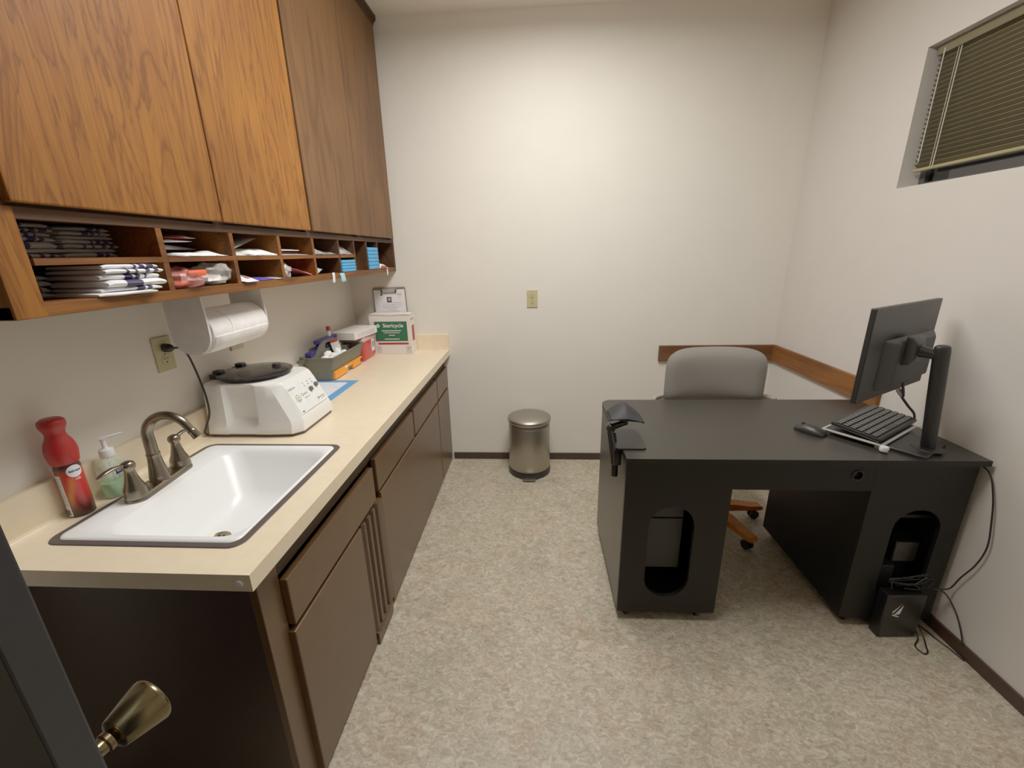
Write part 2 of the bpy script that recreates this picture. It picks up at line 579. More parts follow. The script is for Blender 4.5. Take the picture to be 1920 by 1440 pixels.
M_ferr = mat('dark_red_ferrite', c(52, 26, 22), .5)

# ------------------------------------------------------------------ room shell (metres; x right, y into the room, z up)
XR, ZC, YF = 2.885, 2.824, -3.45
H = .859                                  # worktop height
g = G(); g.box(-.12, XR + .16, YF - .1, .1, -.1, 0); struct('floor', g, M_floor)
g = G(); g.box(-.12, XR + .16, YF - .1, .1, ZC, ZC + .1); struct('ceiling', g, M_ceil)
g = G(); g.box(-.1, 0, YF, 0, 0, ZC); struct('wall_left', g, M_wall)
g = G(); g.box(-.1, XR + .14, 0, .1, 0, ZC); struct('wall_back', g, M_wall)
g = G(); g.holed([(-.1, -.0), (XR + .14, -.0), (XR + .14, ZC), (-.1, ZC)], [(.1, .002), (2.2, .002), (2.2, 2.1), (.1, 2.1)], 'y', YF - .1, YF); struct('wall_front', g, M_wall)
WY0, WY1, WZ0, WZ1 = -1.95, -.752, 1.744, 2.278
g = G()
g.holed([(YF, 0), (0, 0), (0, ZC), (YF, ZC)], [(WY0, WZ0), (WY1, WZ0), (WY1, WZ1), (WY0, WZ1)], 'x', XR, XR + .14)
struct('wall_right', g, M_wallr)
g = G(); g.box(.64, XR, -.011, 0, 0, .053, .003); struct('baseboard_back', g, M_base)
g = G(); g.box(XR - .011, XR, YF, -.011, 0, .053, .003); struct('baseboard_right', g, M_base)
g = G(); g.box(2.114, XR, -.021, 0, .766, .873, .003); struct('trim_1', g, M_rail, label='oak chair rail on the back wall behind the grey chair')
g = G(); g.box(XR - .021, XR, -.95, -.021, .766, .876, .003); struct('trim_2', g, M_raily, label='oak chair rail running along the right wall')
# window: dark glass, frame, set deep in the opening
win = thing('window_1', 'small high window with dark glass in the right wall', None, (XR + .09, (WY0 + WY1) / 2, WZ0), kind='structure')
g = G()
g.holed([(WY0, WZ0), (WY1, WZ0), (WY1, WZ1), (WY0, WZ1)], [(WY0 + .03, WZ0 + .018), (WY1 - .03, WZ0 + .018), (WY1 - .03, WZ1 - .03), (WY0 + .03, WZ1 - .03)], 'x', XR + .088, XR + .13)
obj('window_frame', g, M_frame, win, 0)
g = G(); g.box(XR + .105, XR + .11, WY0 + .02, WY1 - .02, WZ0 + .01, WZ1 - .02); obj('window_pane', g, M_glass, win, 0)

# venetian blind inside the window recess
bl = thing('venetian_blind', 'olive beige horizontal slat blind lowered in the high window', 'blind', (XR + .055, -1.35, WZ1))
by0, by1 = WY0 + .015, WY1 - .012
g = G(); g.box(XR + .03, XR + .075, by0, by1, WZ1 - .038, WZ1 - .004, .003); obj('headrail', g, M_blind, bl, 0)
g = G()
for i in range(24):
    zc = 1.828 + i * .0178
    def sl(u, v, zc=zc):
        t = u - .5
        return (XR + .052 + t * .019, by0 + v * (by1 - by0), zc - t * .0165 + .0016 * (1 - 4 * t * t))
    g.grid(sl, 4, 1)
obj('slats', g, M_blind, bl, 60, solid=.0008)
g = G(); g.box(XR + .04, XR + .066, by0, by1, 1.806, 1.818, .003); obj('bottom_rail', g, M_blindl, bl, 0)
for yy in (-.868, -1.36, -1.84):
    g = G(); g.tube([(XR + .037, yy, WZ1 - .03), (XR + .0365, yy, 1.81)], .0016, 6, smooth=0)
    g.tube([(XR + .037, yy + .012, WZ1 - .03), (XR + .0365, yy + .012, 1.81)], .001, 6, smooth=0)
    obj('ladder_cord', g, M_cord, bl)
g = G(); g.tube([(XR + .03, -.80, WZ1 - .02), (XR + .028, -.802, 1.84)], .0018, 6, smooth=0); obj('tilt_wand', g, M_cord, bl)

# ------------------------------------------------------------------ room door swung open at the left of the camera
dr = thing('door_1', 'dark brown room door standing open beside the counter end', None, (.005, -2.44, .012), kind='structure')
da = -.206
Md = T(.005, -2.44, .012) @ RZ(da)
W[dr.name] = Md; dr.rotation_euler = (0, 0, da)
g = G(); g.box(0, .768, -.035, 0, 0, 2.03, .0025); obj('door_leaf', g, M_door, dr, 0, world=False)
g = G()
g.lathe([(0, -.002), (.033, -.002), (.033, .004), (.028, .009), (.014, .012), (.011, .016), (.011, .026), (.0135, .028), (.0135, .0335), (.0105, .0345), (.0150, .0375), (.0205, .0385), (.0220, .0400),
         (.0340, .0830), (.0343, .0860), (.0330, .0885), (.0300, .0900), (.0200, .0908), (.0100, .0911), (0, .0912)], AX((.706, 0, .89), (0, 1, 0)), 40)
obj('door_knob', g, M_brass, dr, 40, world=False)
g = G()
g.lathe([(0, -.002), (.033, -.002), (.033, .004), (.028, .009), (.012, .012), (.011, .02), (.024, .035), (.03, .05), (.028, .056), (0, .057)], AX((.706, -.035, .89), (0, -1, 0)), 32)
obj('door_knob', g, M_brass, dr, 40, world=False)

# ------------------------------------------------------------------ worktop with sink cut-out
YN, XC = -2.209, .655
SX0, SX1, SY0, SY1 = .083, .577, -2.128, -1.572       # sink rim, outer
wt = thing('worktop', 'long beige laminate worktop on the brown base cabinets', 'worktop', (XC / 2, YN / 2, H - .043))
g = G()
hx0, hx1, hy0, hy1 = SX0 + .02, SX1 - .02, SY0 + .02, SY1 - .02
g.holed([(0, YN), (XC, YN), (XC, 0), (0, 0)], rrect(hx0, hx1, hy0, hy1, .02), 'z', H - .02, H)
g.box(XC - .02, XC, YN, 0, H - .043, H - .0202)
g.box(0, XC - .0201, YN, YN + .02, H - .043, H - .0202)
obj('worktop_slab', g, M_lam, wt, 0)
g = G(); g.box(0, .02, YN, 0, H - .001, H + .108, .002)
g.prism([(.0195, H - .0005), (.034, H + .0002), (.0265, H + .003), (.0215, H + .008), (.0195, H + .016)], 'y', YN + .001, -.001)
obj('backsplash', g, M_lam, wt, 40)
g = G(); g.box(.0201, XC, -.02, 0, H - .001, H + .108, .002); obj('backsplash', g, M_lam, wt, 0)
g = G(); g.lathe([(.0085, -.001), (.0085, .002), (.007, .004), (0, .005)], AX((XC - .026, YN, H - .022), (0, -1, 0)), 20)
tag(obj('bumper', g, M_white, wt), 'small round white bumper')

# sink
sk = thing('sink', 'white drop-in sink with dark rim set in the worktop', 'sink', ((SX0 + SX1) / 2, (SY0 + SY1) / 2, H))
def loop(x0, x1, y0, y1, r, z):
    return [(x, y, z) for x, y in rrect(x0, x1, y0, y1, r)]
g = G()
g.loft([loop(SX0, SX1, SY0, SY1, .034, H + .0003), loop(SX0 + .002, SX1 - .002, SY0 + .002, SY1 - .002, .033, H + .003),
        loop(SX0 + .0165, SX1 - .0165, SY0 + .0165, SY1 - .0165, .026, H + .0035), loop(SX0 + .018, SX1 - .018, SY0 + .018, SY1 - .018, .025, H + .0004)], cap0=False, cap1=False)
tag(obj('sink_rim', g, M_putty, sk, 30), 'dark grey rim strip')
g = G()
bx0, bx1, by0_, by1_ = .200, .542, -2.078, -1.628      # basin mouth
g.loft([loop(SX0 + .017, SX1 - .017, SY0 + .017, SY1 - .017, .024, H + .0006),
        loop(SX0 + .0195, SX1 - .0195, SY0 + .0195, SY1 - .0195, .022, H + .005),
        loop(SX0 + .027, SX1 - .025, SY0 + .027, SY1 - .027, .02, H + .006),
        loop(.190, bx1 + .008, by0_ - .012, by1_ + .012, .05, H + .004),
        loop(bx0 - .006, bx1 + .002, by0_ - .004, by1_ + .004, .055, H - .004),
        loop(bx0 + .006, bx1 - .006, by0_ + .006, by1_ - .008, .06, H - .02),
        loop(bx0 + .055, bx1 - .02, by0_ + .03, by1_ - .06, .065, H - .115),
        loop(bx0 + .075, bx1 - .036, by0_ + .045, by1_ - .085, .07, H - .14),
        loop(bx0 + .10, bx1 - .06, by0_ + .075, by1_ - .13, .06, H - .150),
        loop(bx0 + .115, bx1 - .10, by0_ + .11, by1_ - .2, .04, H - .153)], cap0=False)
obj('basin', g, M_enamel, sk, 60)
g = G()
DX, DY, DZ = .335, -1.852, H - .150
DX, DY, DZ = .322, -1.90, H - .1525
g.lathe([(.033, -.003), (.033, .002), (.029, .0035), (.026, .001), (0, .0005)], T(DX, DY, DZ + .002), 32)
for q in range(6):
    g.lathe([(.0042, .0), (.0042, .0012), (0, .0013)], T(DX + .014 * math.cos(q * PI / 3), DY + .014 * math.sin(q * PI / 3), DZ + .003), 10, 1)
g.lathe([(.004, 0), (.004, .0012), (0, .0013)], T(DX, DY, DZ + .003), 10, 1)
tag(obj('drain', g, [M_drain, M_dark], sk), 'brass coloured drain strainer')

# faucet
fx, fy, fz = .142, -1.848, H + .006
fr = .10
fa = thing('faucet', 'brushed nickel two-handle faucet with gooseneck spout behind the basin', 'faucet', (fx, fy, fz), fr)
g = G()
def oval(hx, hy, r, z):
    return [(x, y, z) for x, y in rrect(-hx, hx, -hy, hy, r)]
g.loft([oval(.03, .115, .029, 0), oval(.03, .115, .029, .006), oval(.026, .110, .025, .012), oval(.024, .106, .023, .014)])
obj('base_plate', g, M_nickel, fa, 40, world=False)
g = G()
g.lathe([(.027, .008), (.0275, .014), (.025, .018), (.0255, .024), (.024, .03), (.0195, .06), (.0165, .085), (.0165, .09), (.0175, .092), (.0175, .096), (.0155, .099)], n=32)
pts = [(0, 0, .095), (0, 0, .135)]
R_, cz_ = .062, .150
for i in range(0, 11):
    t = PI - i * PI * .86 / 10
    pts.append((R_ + R_ * math.cos(t), 0, cz_ + R_ * math.sin(t)))
e_ = Vector(pts[-1]); d_ = (Vector(pts[-1]) - Vector(pts[-2])).normalized()
pts.append(tuple(e_ + d_ * .02))
n_ = len(pts)
g.tube(pts, [.0155 - .005 * i / (n_ - 1) for i in range(n_)], 18, smooth=3)
g.lathe([(.0105, -.004), (.0122, 0), (.0122, .004), (.0112, .006), (.0128, .022), (.0125, .024), (0, .024)], AX(e_ + d_ * .016, d_), 22)
obj('spout', g, M_nickel, fa, 50, world=False)
def vase(g, M):
    g.lathe([(.027, .0), (.0275, .012), (.0262, .017), (.0266, .024), (.0245, .03), (.019, .044), (.0145, .062), (.0118, .078), (.0122, .082), (.016, .088), (.017, .095), (.0145, .103), (.008, .107), (0, .108)], M, 28)
for sy, vec in ((-1, Vector((-.25, -1, 0))), (1, Vector((.12, 1, 0)))):
    g = G()
    vase(g, T(0, sy * .088, .008))
    hnd = obj('handle', g, M_nickel, fa, 50, world=False)
    v = vec.normalized(); sd = Vector((-v.y, v.x, 0))
    g = G(); rows = []
    for i, (l, w, z, th) in enumerate(((.004, .007, .104, .007), (.018, .007, .107, .006), (.036, .0085, .111 , .005), (.054, .0085, .110, .004), (.068, .007, .106, .003), (.076, .004, .103, .002))):
        o_ = Vector((0, sy * .088, z)) + v * l
        rows.append([o_ + sd * w * math.cos(a) + Vector((0, 0, th * math.sin(a))) for a in [2 * PI * k / 12 for k in range(12)]])
    g.loft(rows)
    obj('lever', g, M_nickel, hnd, 50, world=False)

# ------------------------------------------------------------------ base cabinets
XF, XD = .605, .628                        # face frame, door fronts
def base_unit(label, y0, y1):
    return thing('base_cabinet', label, 'cabinet', (.3, (y0 + y1) / 2, 0), group='base cabinets under the worktop')
def front(name, y0, y1, z0, z1, parent, m=None, label=None):
    g = G(); g.box(XF + .0005, XD, y0, y1, z0, z1, .003)
    return tag(obj(name, g, m or M_brown, parent, 0), label)
def carcass(parent, y0, y1, end=False):
    g = G()
    g.box(.02, XF - .02, y0, y0 + .016, .0, H - .046)
    g.box(.02, XF - .02, y1 - .016, y1, .0, H - .046)
    g.box(.02, XF - .02, y0 + .016, y1 - .016, .03, .046)
    g.box(.02, .03, y0 + .016, y1 - .016, .046, H - .25)
    obj('carcass', g, M_browng, parent, 0)
    for za, zb in ((.57, .588), (.727, H - .046), (.0, .034)):
        g = G(); g.box(XF - .019, XF, y0, y1, za, zb); obj('face_rail', g, M_browng, parent, 0)

u1 = base_unit('sink base cabinet with dark end panel, nearest the open door', -2.142, -1.425)
carcass(u1, -2.126, -1.425)
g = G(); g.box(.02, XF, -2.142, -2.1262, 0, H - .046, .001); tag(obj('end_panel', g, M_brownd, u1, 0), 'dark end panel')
g = G(); g.box(XF - .018, XF + .003, -2.144, -2.066, 0, H - .0465, .002); obj('stile', g, M_brown, u1, 0)
front('drawer_front', -2.066, -1.472, .572, .716, u1)
front('door', -2.074, -1.632, .018, .556, u1)
g = G()                                     # fluted pilaster between sink door and next door
prof = [(XF - .018, -1.622), (XF + .016, -1.622)]
for k in range(3):
    y = -1.612 + k * .046
    prof += [(XF + .026, y), (XF + .026, y + .014), (XF + .012, y + .02), (XF + .012, y + .036), (XF + .026, y + .042)]
prof += [(XF + .028, -1.47), (XF + .028, -1.432), (XF - .018, -1.43)]
g.prism(prof, 'z', .06, .556)
foot = [(XF - .018, -1.625), (XF + .03, -1.625), (XF + .032, -1.5), (XF + .03, -1.46), (XF + .022, -1.436), (XF - .018, -1.43)]
g.loft([[(x, y, 0) for x, y in foot], [(x, y, .05) for x, y in foot], [(min(x, XF + .02), y, .0605) for x, y in foot]])
tag(obj('pilaster', g, mat('pilaster_brown', c(76, 52, 31), .36, vary=.12, vscale=40), u1, 30), 'fluted brown pilaster')

u2 = base_unit('wide brown base cabinet with two drawers above one long door', -1.424, -.348)
carcass(u2, -1.424, -.348)
front('drawer', -1.438, -.905, .59, .732, u2)
front('drawer', -.887, -.349, .59, .732, u2)
front('door', -1.42, -.357, .018, .574, u2)
g = G(); g.box(XF - .019, XF, -.91, -.88, .588, .727); obj('stile', g, M_browng, u2, 0)
u3 = base_unit('narrow brown base cabinet with one drawer, against the back wall', -.346, -.004)
carcass(u3, -.346, -.004)
front('drawer', -.334, -.006, .59, .732, u3)
front('door', -.344, -.006, .018, .574, u3)
# ------------------------------------------------------------------ wall cabinets and pigeonholes
XU, ZU = .325, 1.401
ZD = 1.605
Y0U = -2.2
def wall_unit(label, y0, y1, split, mdoor, right_stile):
    t = thing('wall_cabinet', label, 'cabinet', (.16, (y0 + y1) / 2, ZD - .005), group='tall oak wall cabinets')
    g = G()
    g.box(0.002, XU - .02, y0, y0 + .018, ZD - .005, 2.775); g.box(0.002, XU - .02, y1 - .018, y1, ZD - .005, 2.775)
    g.box(0.002, XU - .02, y0 + .018, y1 - .018, ZD - .005, ZD + .012); g.box(.002, XU - .02, y0 + .018, y1 - .018, 2.757, 2.775)
    g.box(.002, .01, y0 + .018, y1 - .018, ZD + .012, 2.757)
    obj('carcass', g, M_oakd, t, 0)
    g = G()
    g.box(XU - .0199, XU, y0, y0 + .045, ZD - .005, 2.775); g.box(XU - .0199, XU, y1 - right_stile, y1, ZD - .005, 2.775)
    g.box(XU - .0199, XU, split - .02, split + .02, ZD - .005, 2.775)
    obj('face_frame', g, M_oakd, t, 0)
    g = G(); g.prism([(0.002, 2.7755), (XU + .004, 2.7755), (XU + .010, 2.79), (XU + .022, 2.80), (XU + .022, ZC - .001), (.002, ZC - .001)], 'y', y0, y1)
    obj('crown_moulding', g, M_oakd, t, 0)
    return t
def udoor(t, y0, y1, m):
    g = G(); g.box(XU + .0005, XU + .019, y0, y1, ZD, 2.757, .0035); obj('door', g, m, t, 0)
w1 = wall_unit('golden oak wall cabinet with two tall doors, nearest the camera', Y0U, -1.106, -1.627, M_oak, .02)
udoor(w1, -2.158, -1.6295, M_oak); udoor(w1, -1.6245, -1.114, M_oak)
w2 = wall_unit('browner oak wall cabinet with two tall doors, touching the back wall', -1.105, -.003, -.578, M_oak2, .06)
udoor(w2, -1.097, -.5805, M_oak2); udoor(w2, -.5755, -.052, M_oak2)

ph = thing('pigeonhole_shelf', 'oak pigeonhole shelf under the wall cabinets, filled with supplies', 'shelf', (.16, -1.1, ZU))
g = G(); g.box(.002, XU, Y0U, -.003, ZU, ZU + .025, .0015); obj('bottom_board', g, M_oakh, ph, 0)
g = G(); g.box(.002, XU - .021, Y0U, -.003, ZD - .022, ZD - .006); obj('top_board', g, M_oakd, ph, 0)
g = G(); g.box(XU - .02, XU, Y0U + .053, -.003, 1.578, ZD - .0055, .001); tag(obj('top_rail', g, M_oakd, ph, 0), 'shaded oak rail')
g = G(); g.box(.002, XU + .004, Y0U, Y0U + .053, ZU + .0002, ZD - .006, .002); tag(obj('left_stile', g, M_oak, ph, 0), 'broad golden oak stile')
g = G(); g.box(.002, XU, -.03, -.003, ZU + .0255, 1.5775); obj('right_stile', g, M_oakd, ph, 0)
g = G(); g.box(.002, .008, Y0U + .054, -.031, ZU + .0255, ZD - .0225); obj('back_panel', g, M_oaki, ph, 0)
YD = [-1.842, -1.580, -1.327, -1.079, -.836, -.652, -.483, -.312]
for i, y in enumerate(YD):
    g = G(); w_ = .0085 if i < 4 else .006
    g.box(.0085, XU - .001, y - w_, y + w_, ZU + .0255, ZD - .0225); obj('divider', g, M_oakh if i < 4 else M_oakd, ph, 0)
edges = [Y0U + .0535] + YD[:6]
for a, b in zip(edges, edges[1:]):
    g = G(); g.box(.0085, XU - .0005, a + .0088, b - .0088, 1.496, 1.509); obj('middle_shelf', g, M_oakh, ph, 0)

# ---- contents of the pigeonholes
ZL, ZT = ZU + .0262, 1.5098                # lower and upper cell floors
def folded_bag(w, d, t, prints, seed):
    """a paper bag folded flat: thin slab with a rounded front fold, print blocks across the fold."""
    rnd = random.Random(seed)
    g = G()
    ph_ = rnd.random() * 9
    n = 22
    prof = [(-d, .0), (-d * .5, .0), (-.012, .0), (-.004, t * .12), (0, t * .5), (-.004, t * .88), (-.012, t), (-d * .5, t), (-d, t * .8)]
    rows = []
    for i in range(n + 1):
        v = i / n
        y = -w / 2 + w * v
        k = .0016 * math.sin(ph_ + v * 5)
        sc = 1 - .35 * max(0, (abs(v - .5) - .4) / .1)
        rows.append([(x + .003 * math.sin(ph_ * 2 + v * 7), y, max(0, z * sc + (0 if z == 0 else k * .5))) for x, z in prof])
    for a in range(n):
        mi = 1 if any(p <= a < q for p, q in prints) else 0
        A = [g.b.verts.new(p) for p in rows[a]]; B = [g.b.verts.new(p) for p in rows[a + 1]]
        m_ = len(A)
        for k in range(m_):
            f = g.b.faces.new((A[k], A[(k + 1) % m_], B[(k + 1) % m_], B[k]))
            f.material_index = mi if 2 <= k <= 6 else 0
        if a == 0: g.b.faces.new(A[::-1])
        if a == n - 1: g.b.faces.new(B)
    bmesh.ops.remove_doubles(g.b, verts=g.b.verts, dist=1e-5)
    return g
PR = [[(12, 13), (14, 16), (17, 20)], [(7, 8), (10, 11), (14, 16), (18, 20)], [(8, 11), (12, 14), (16, 17)], [(6, 12)], [(12, 15), (16, 18)], []]
ORD = ['topmost', 'second from the top', 'third from the top', 'fourth from the top', 'fifth from the top', 'sixth from the top', 'seventh from the top', 'eighth from the top', 'ninth from the top']
bagmesh = []
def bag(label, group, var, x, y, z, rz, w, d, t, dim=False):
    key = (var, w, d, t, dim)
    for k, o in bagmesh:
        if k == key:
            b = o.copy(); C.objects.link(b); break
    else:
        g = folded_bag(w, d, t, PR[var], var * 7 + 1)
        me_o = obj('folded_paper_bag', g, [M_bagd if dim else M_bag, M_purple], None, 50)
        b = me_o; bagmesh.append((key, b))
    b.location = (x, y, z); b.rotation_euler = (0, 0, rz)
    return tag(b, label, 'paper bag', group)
def bag_stack(zbase, specs, where, group, dim=False, d=.20):
    """specs bottom to top: (variant, x_front, y_centre, thickness, yaw, width)"""
    z = zbase
    n = len(specs)
    for i, (v, x, y, t, rz, w) in enumerate(specs):
        b = bag('folded %s paper bag, %s %s' % ('shaded white' if dim else 'white', ORD[n - 1 - i], where), group, v, x, y, z, rz, w, d, t, dim)
        # the builder put the origin at the middle of the bag's base; shift so that x is the front fold
        b.location.x = x - d / 2 * math.cos(rz)
        b.location.y = y - d / 2 * math.sin(rz)
        z += t + .0006
bag_stack(ZL, [(5, .341, -1.978, .008, -.16, .125), (4, .337, -1.962, .009, -.22, .130), (3, .345, -1.950, .0155, -.15, .130), (2, .336, -1.958, .012, -.2, .125), (1, .343, -1.948, .010, -.13, .130), (0, .337, -1.955, .0095, -.18, .12)],
          'in the bright lower left pigeonhole stack', 'bright folded bags in the bottom left pigeonhole', d=.17)
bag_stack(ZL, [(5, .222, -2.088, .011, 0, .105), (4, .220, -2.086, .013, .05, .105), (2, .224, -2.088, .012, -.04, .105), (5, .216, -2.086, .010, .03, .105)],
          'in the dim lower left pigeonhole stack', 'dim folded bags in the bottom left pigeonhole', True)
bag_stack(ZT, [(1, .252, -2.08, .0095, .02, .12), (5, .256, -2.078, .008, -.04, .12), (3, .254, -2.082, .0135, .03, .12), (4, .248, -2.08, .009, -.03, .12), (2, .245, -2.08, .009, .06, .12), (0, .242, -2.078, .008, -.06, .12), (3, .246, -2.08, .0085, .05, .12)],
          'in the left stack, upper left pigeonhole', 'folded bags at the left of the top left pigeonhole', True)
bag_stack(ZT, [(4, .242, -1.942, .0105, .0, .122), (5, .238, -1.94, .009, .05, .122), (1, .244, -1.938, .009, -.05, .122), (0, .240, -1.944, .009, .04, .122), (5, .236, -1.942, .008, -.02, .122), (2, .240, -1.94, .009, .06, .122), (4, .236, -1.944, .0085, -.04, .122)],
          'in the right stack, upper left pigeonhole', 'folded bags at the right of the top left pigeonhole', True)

def slab(name, label, cat, x0, x1, y0, y1, z0, t, mats, seed=0, wave=.004, group=None, rz=0, mif=None, lift=None, nu=10, nv=10, solid=.002):
    """soft flat packet: a wavy sheet with thickness."""
    def f(u, v):
        p = noise.noise(Vector((u * 2.3 + seed, v * 2.3, seed * 1.7)))
        pil = (1 - (2 * u - 1) ** 4) * (1 - (2 * v - 1) ** 4)
        z = z0 + solid / 2 + pil * t * (.7 + .3 * p) + abs(wave * p) * (.4 + pil)
        if lift: z += lift(u, v)
        return (x0 + (x1 - x0) * u, y0 + (y1 - y0) * v, z)
    g = G(); g.grid(f, nu, nv, mif=mif)
    # underside
    g.grid(lambda u, v: (x0 + (x1 - x0) * u, y0 + (y1 - y0) * v, z0 + solid / 2 + (lift(u, v) if lift else 0)), nu, nv)
    bmesh.ops.remove_doubles(g.b, verts=g.b.verts, dist=.0004)
    o = obj(name, g, mats, None, 60, solid=solid, recalc=True)
    return tag(o, label, cat, group)
def crumple(name, label, cat, cx, cy, z0, rx, ry, h, m, seed, group=None, parent=None, rough=.5, sink=0., droop=None):
    """crumpled bag: noisy lump flattened at its base."""
    g = G()
    def f(u, v):
        th = 2 * PI * u; p = PI * v
        d = Vector((math.cos(th) * math.sin(p), math.sin(th) * math.sin(p), math.cos(p)))
        k = 1 + rough * noise.noise(d * 1.6 + Vector((seed, 0, seed))) + rough * .6 * abs(noise.noise(d * 3.7 + Vector((0, seed, 3))))
        z = max(0, .5 + d.z * .5 * k) * h
        q = Vector((cx + d.x * rx * k, cy + d.y * ry * k, z0 + z))
        if droop: q = droop(q)
        return q
    g.grid(f, 26, 14)
    bmesh.ops.remove_doubles(g.b, verts=g.b.verts, dist=.0003)
    o = obj(name, g, m, parent, 28, recalc=True)
    if parent is None: tag(o, label, cat, group)
    return o

# second pigeonholes
slab('folded_paper', 'loose white papers lying flat in the upper second pigeonhole', 'paper', .20, .318, -1.775, -1.60, ZT, .010, M_bag, 3, .008)
slab('folded_paper', 'grey paper sleeve on the loose papers, upper second pigeonhole', 'paper', .12, .25, -1.80, -1.635, ZT + .019, .012, M_gauzeg, 5, .008)
slab('folded_paper', 'folded white sheet with open fold, upper second pigeonhole', 'paper', .19, .30, -1.805, -1.712, ZT + .0385, .004, M_bag, 8, .003)
slab('red_packet', 'red banded packet on top of the pile, upper second pigeonhole', 'packet', .19, .305, -1.80, -1.70, ZT + .047, .008, [M_redp, M_gauzeg], 9, .003, mif=lambda i, j: 0 if j < 6 else 1)
def dp(q):
    if q.x > .325: q.z -= (q.x - .325) * .55
    if q.x > .318: q.z = max(q.z, ZU + .0262) if q.x < .328 else q.z
    return q
ob = thing('specimen_bag', 'clear bag holding an orange item, hanging over the lower second pigeonhole', 'bag', (.30, -1.77, ZL))
crumple('bag_film', None, None, .291, -1.772, ZL, .047, .058, .052, M_filmp, 2.3, parent=ob)
g = G(); g.box(.255, .322, -1.772, -1.706, ZL + .030, ZL + .046, .005); g.box(.25, .316, -1.82, -1.77, ZL + .006, ZL + .02, .005); tag(obj('orange_item', g, M_orange, ob, 0), 'bright orange item')
crumple('plastic_bag', 'milky crumpled plastic bag right of the orange item, lower second pigeonhole', 'bag', .285, -1.65, ZL, .042, .05, .062, M_filmw, 5.1)
# third pigeonholes
slab('gauze_packet', 'white gauze packet at the front of the upper third pigeonhole', 'packet', .19, .322, -1.50, -1.345, ZT, .020, M_gauze, 12, .010)
slab('gauze_packet', 'grey white sleeve lying flat at the left of the upper third pigeonhole', 'packet', .20, .315, -1.568, -1.505, ZT, .016, M_gauzeg, 14, .004)
slab('gauze_packet', 'grey white sleeve propped up slanting in the upper third pigeonhole', 'packet', .20, .29, -1.54, -1.40, ZT + .018, .008, M_gauzeg, 15, .002, lift=lambda u, v: .040 * v)
slab('lavender_packet', 'lavender packet with red and white label in the lower third pigeonhole', 'packet', .20, .335, -1.565, -1.50, ZL, .014, [M_lav, M_label, M_redp], 17, .002, mif=lambda i, j: (2 if 3 <= j <= 6 and 7 <= i <= 8 else 1) if i >= 6 else 0, lift=lambda u, v: .030 * (1 - u))
slab('indigo_packet', 'flat indigo blue packet in the lower third pigeonhole', 'packet', .18, .32, -1.492, -1.385, ZL, .012, M_indigo, 18, .003)
slab('clear_sleeve', 'flat clear sleeve beside the indigo packet, lower third pigeonhole', 'bag', .22, .328, -1.378, -1.34, ZL, .006, M_film, 19, .003)
# fourth pigeonholes
slab('white_card', 'thin white card at the bottom of the upper fourth pigeonhole', 'card', .19, .322, -1.305, -1.12, ZT, .002, M_bag, 21, .0005)
slab('red_packet', 'dull red flat packet in the upper fourth pigeonhole', 'packet', .19, .30, -1.295, -1.15, ZT + .0055, .007, M_redp, 22, .002)
slab('white_packet', 'white and grey packet on the red one, upper fourth pigeonhole', 'packet', .19, .31, -1.31, -1.17, ZT + .0165, .006, M_gauzeg, 23, .003)
slab('pink_packet', 'pink packet with orange edge in the lower fourth pigeonhole', 'packet', .20, .322, -1.235, -1.11, ZL, .008, [M_pinkp, M_orange], 24, .003, lift=lambda u, v: .030 * (1 - v), mif=lambda i, j: 1 if i >= 8 else 0)
crumple('plastic_bag', 'small clear crumpled bag left of the pink packet, lower fourth pigeonhole', 'bag', .285, -1.277, ZL, .036, .03, .05, M_filmw, 9.2)
# fifth and sixth
def clear_bag(label, y0, y1, hs, seed):
    g = G()
    def cb(u, v):
        k = u * (len(hs) - 1.001); i = int(k)
        hh = hs[i] + (hs[i + 1] - hs[i]) * (k - i)
        z = ZT + .002 + hh * math.sin(PI * min(1, .12 + v * .95)) + .004 * noise.noise(Vector((u * 7 + seed, v * 6, 4)))
        return (.18 + .146 * v, y0 + (y1 - y0) * u, min(1.572, max(ZT + .001, z)))
    g.grid(cb, 26, 12)
    g.grid(lambda u, v: (.18 + .146 * v, y0 + (y1 - y0) * u, ZT + .0008), 4, 4)
    tag(obj('plastic_bag', g, M_film, None, 40, recalc=False), label, 'bag')
clear_bag('large empty clear plastic bag in the upper fifth pigeonhole', -1.066, -.85, [.062, .058, .045, .03, .018, .012, .016], 1.)
clear_bag('clear plastic bag standing up in the upper sixth pigeonhole', -.826, -.662, [.03, .046, .055, .056, .05, .03], 5.)
slab('clear_sleeve', 'small clear plastic scrap in the lower fifth pigeonhole', 'bag', .22, .31, -1.06, -1.0, ZL, .02, M_film, 30, .004, lift=lambda u, v: .02 * v)
z = ZL
for k in range(4):
    g = G(); t = .0135
    g.box(.2, .327, -.822, -.664, z, z + t, .004, seg=3)
    tag(obj('blue_pad', g, M_blue, None, 50), 'folded sky blue pad, %s of the low stack in the sixth pigeonhole' % ['bottom', 'second from the bottom', 'third from the bottom', 'topmost'][k], 'pad', 'low stack of blue pads')
    z += t + .0008
g = G(); g.box(.2, .3215, -.6632, -.6585, ZL, ZL + .058, .001); tag(obj('card', g, M_greenp, None, 0), 'pale green card on edge beside the low blue stack', 'card')
z = ZL
for k in range(6):
    g = G(); t = .0195
    g.box(.2, .329, -.474, -.322, z, z + t, .0045, seg=3)
    tag(obj('blue_pad', g, M_blue, None, 50), 'folded sky blue pad, %s in the tall eighth pigeonhole stack' % (['lowest'] + [s + ' from the bottom' for s in ('second', 'third', 'fourth', 'fifth')] + ['topmost'])[k], 'pad', 'tall stack of blue pads')
    z += t + .0006
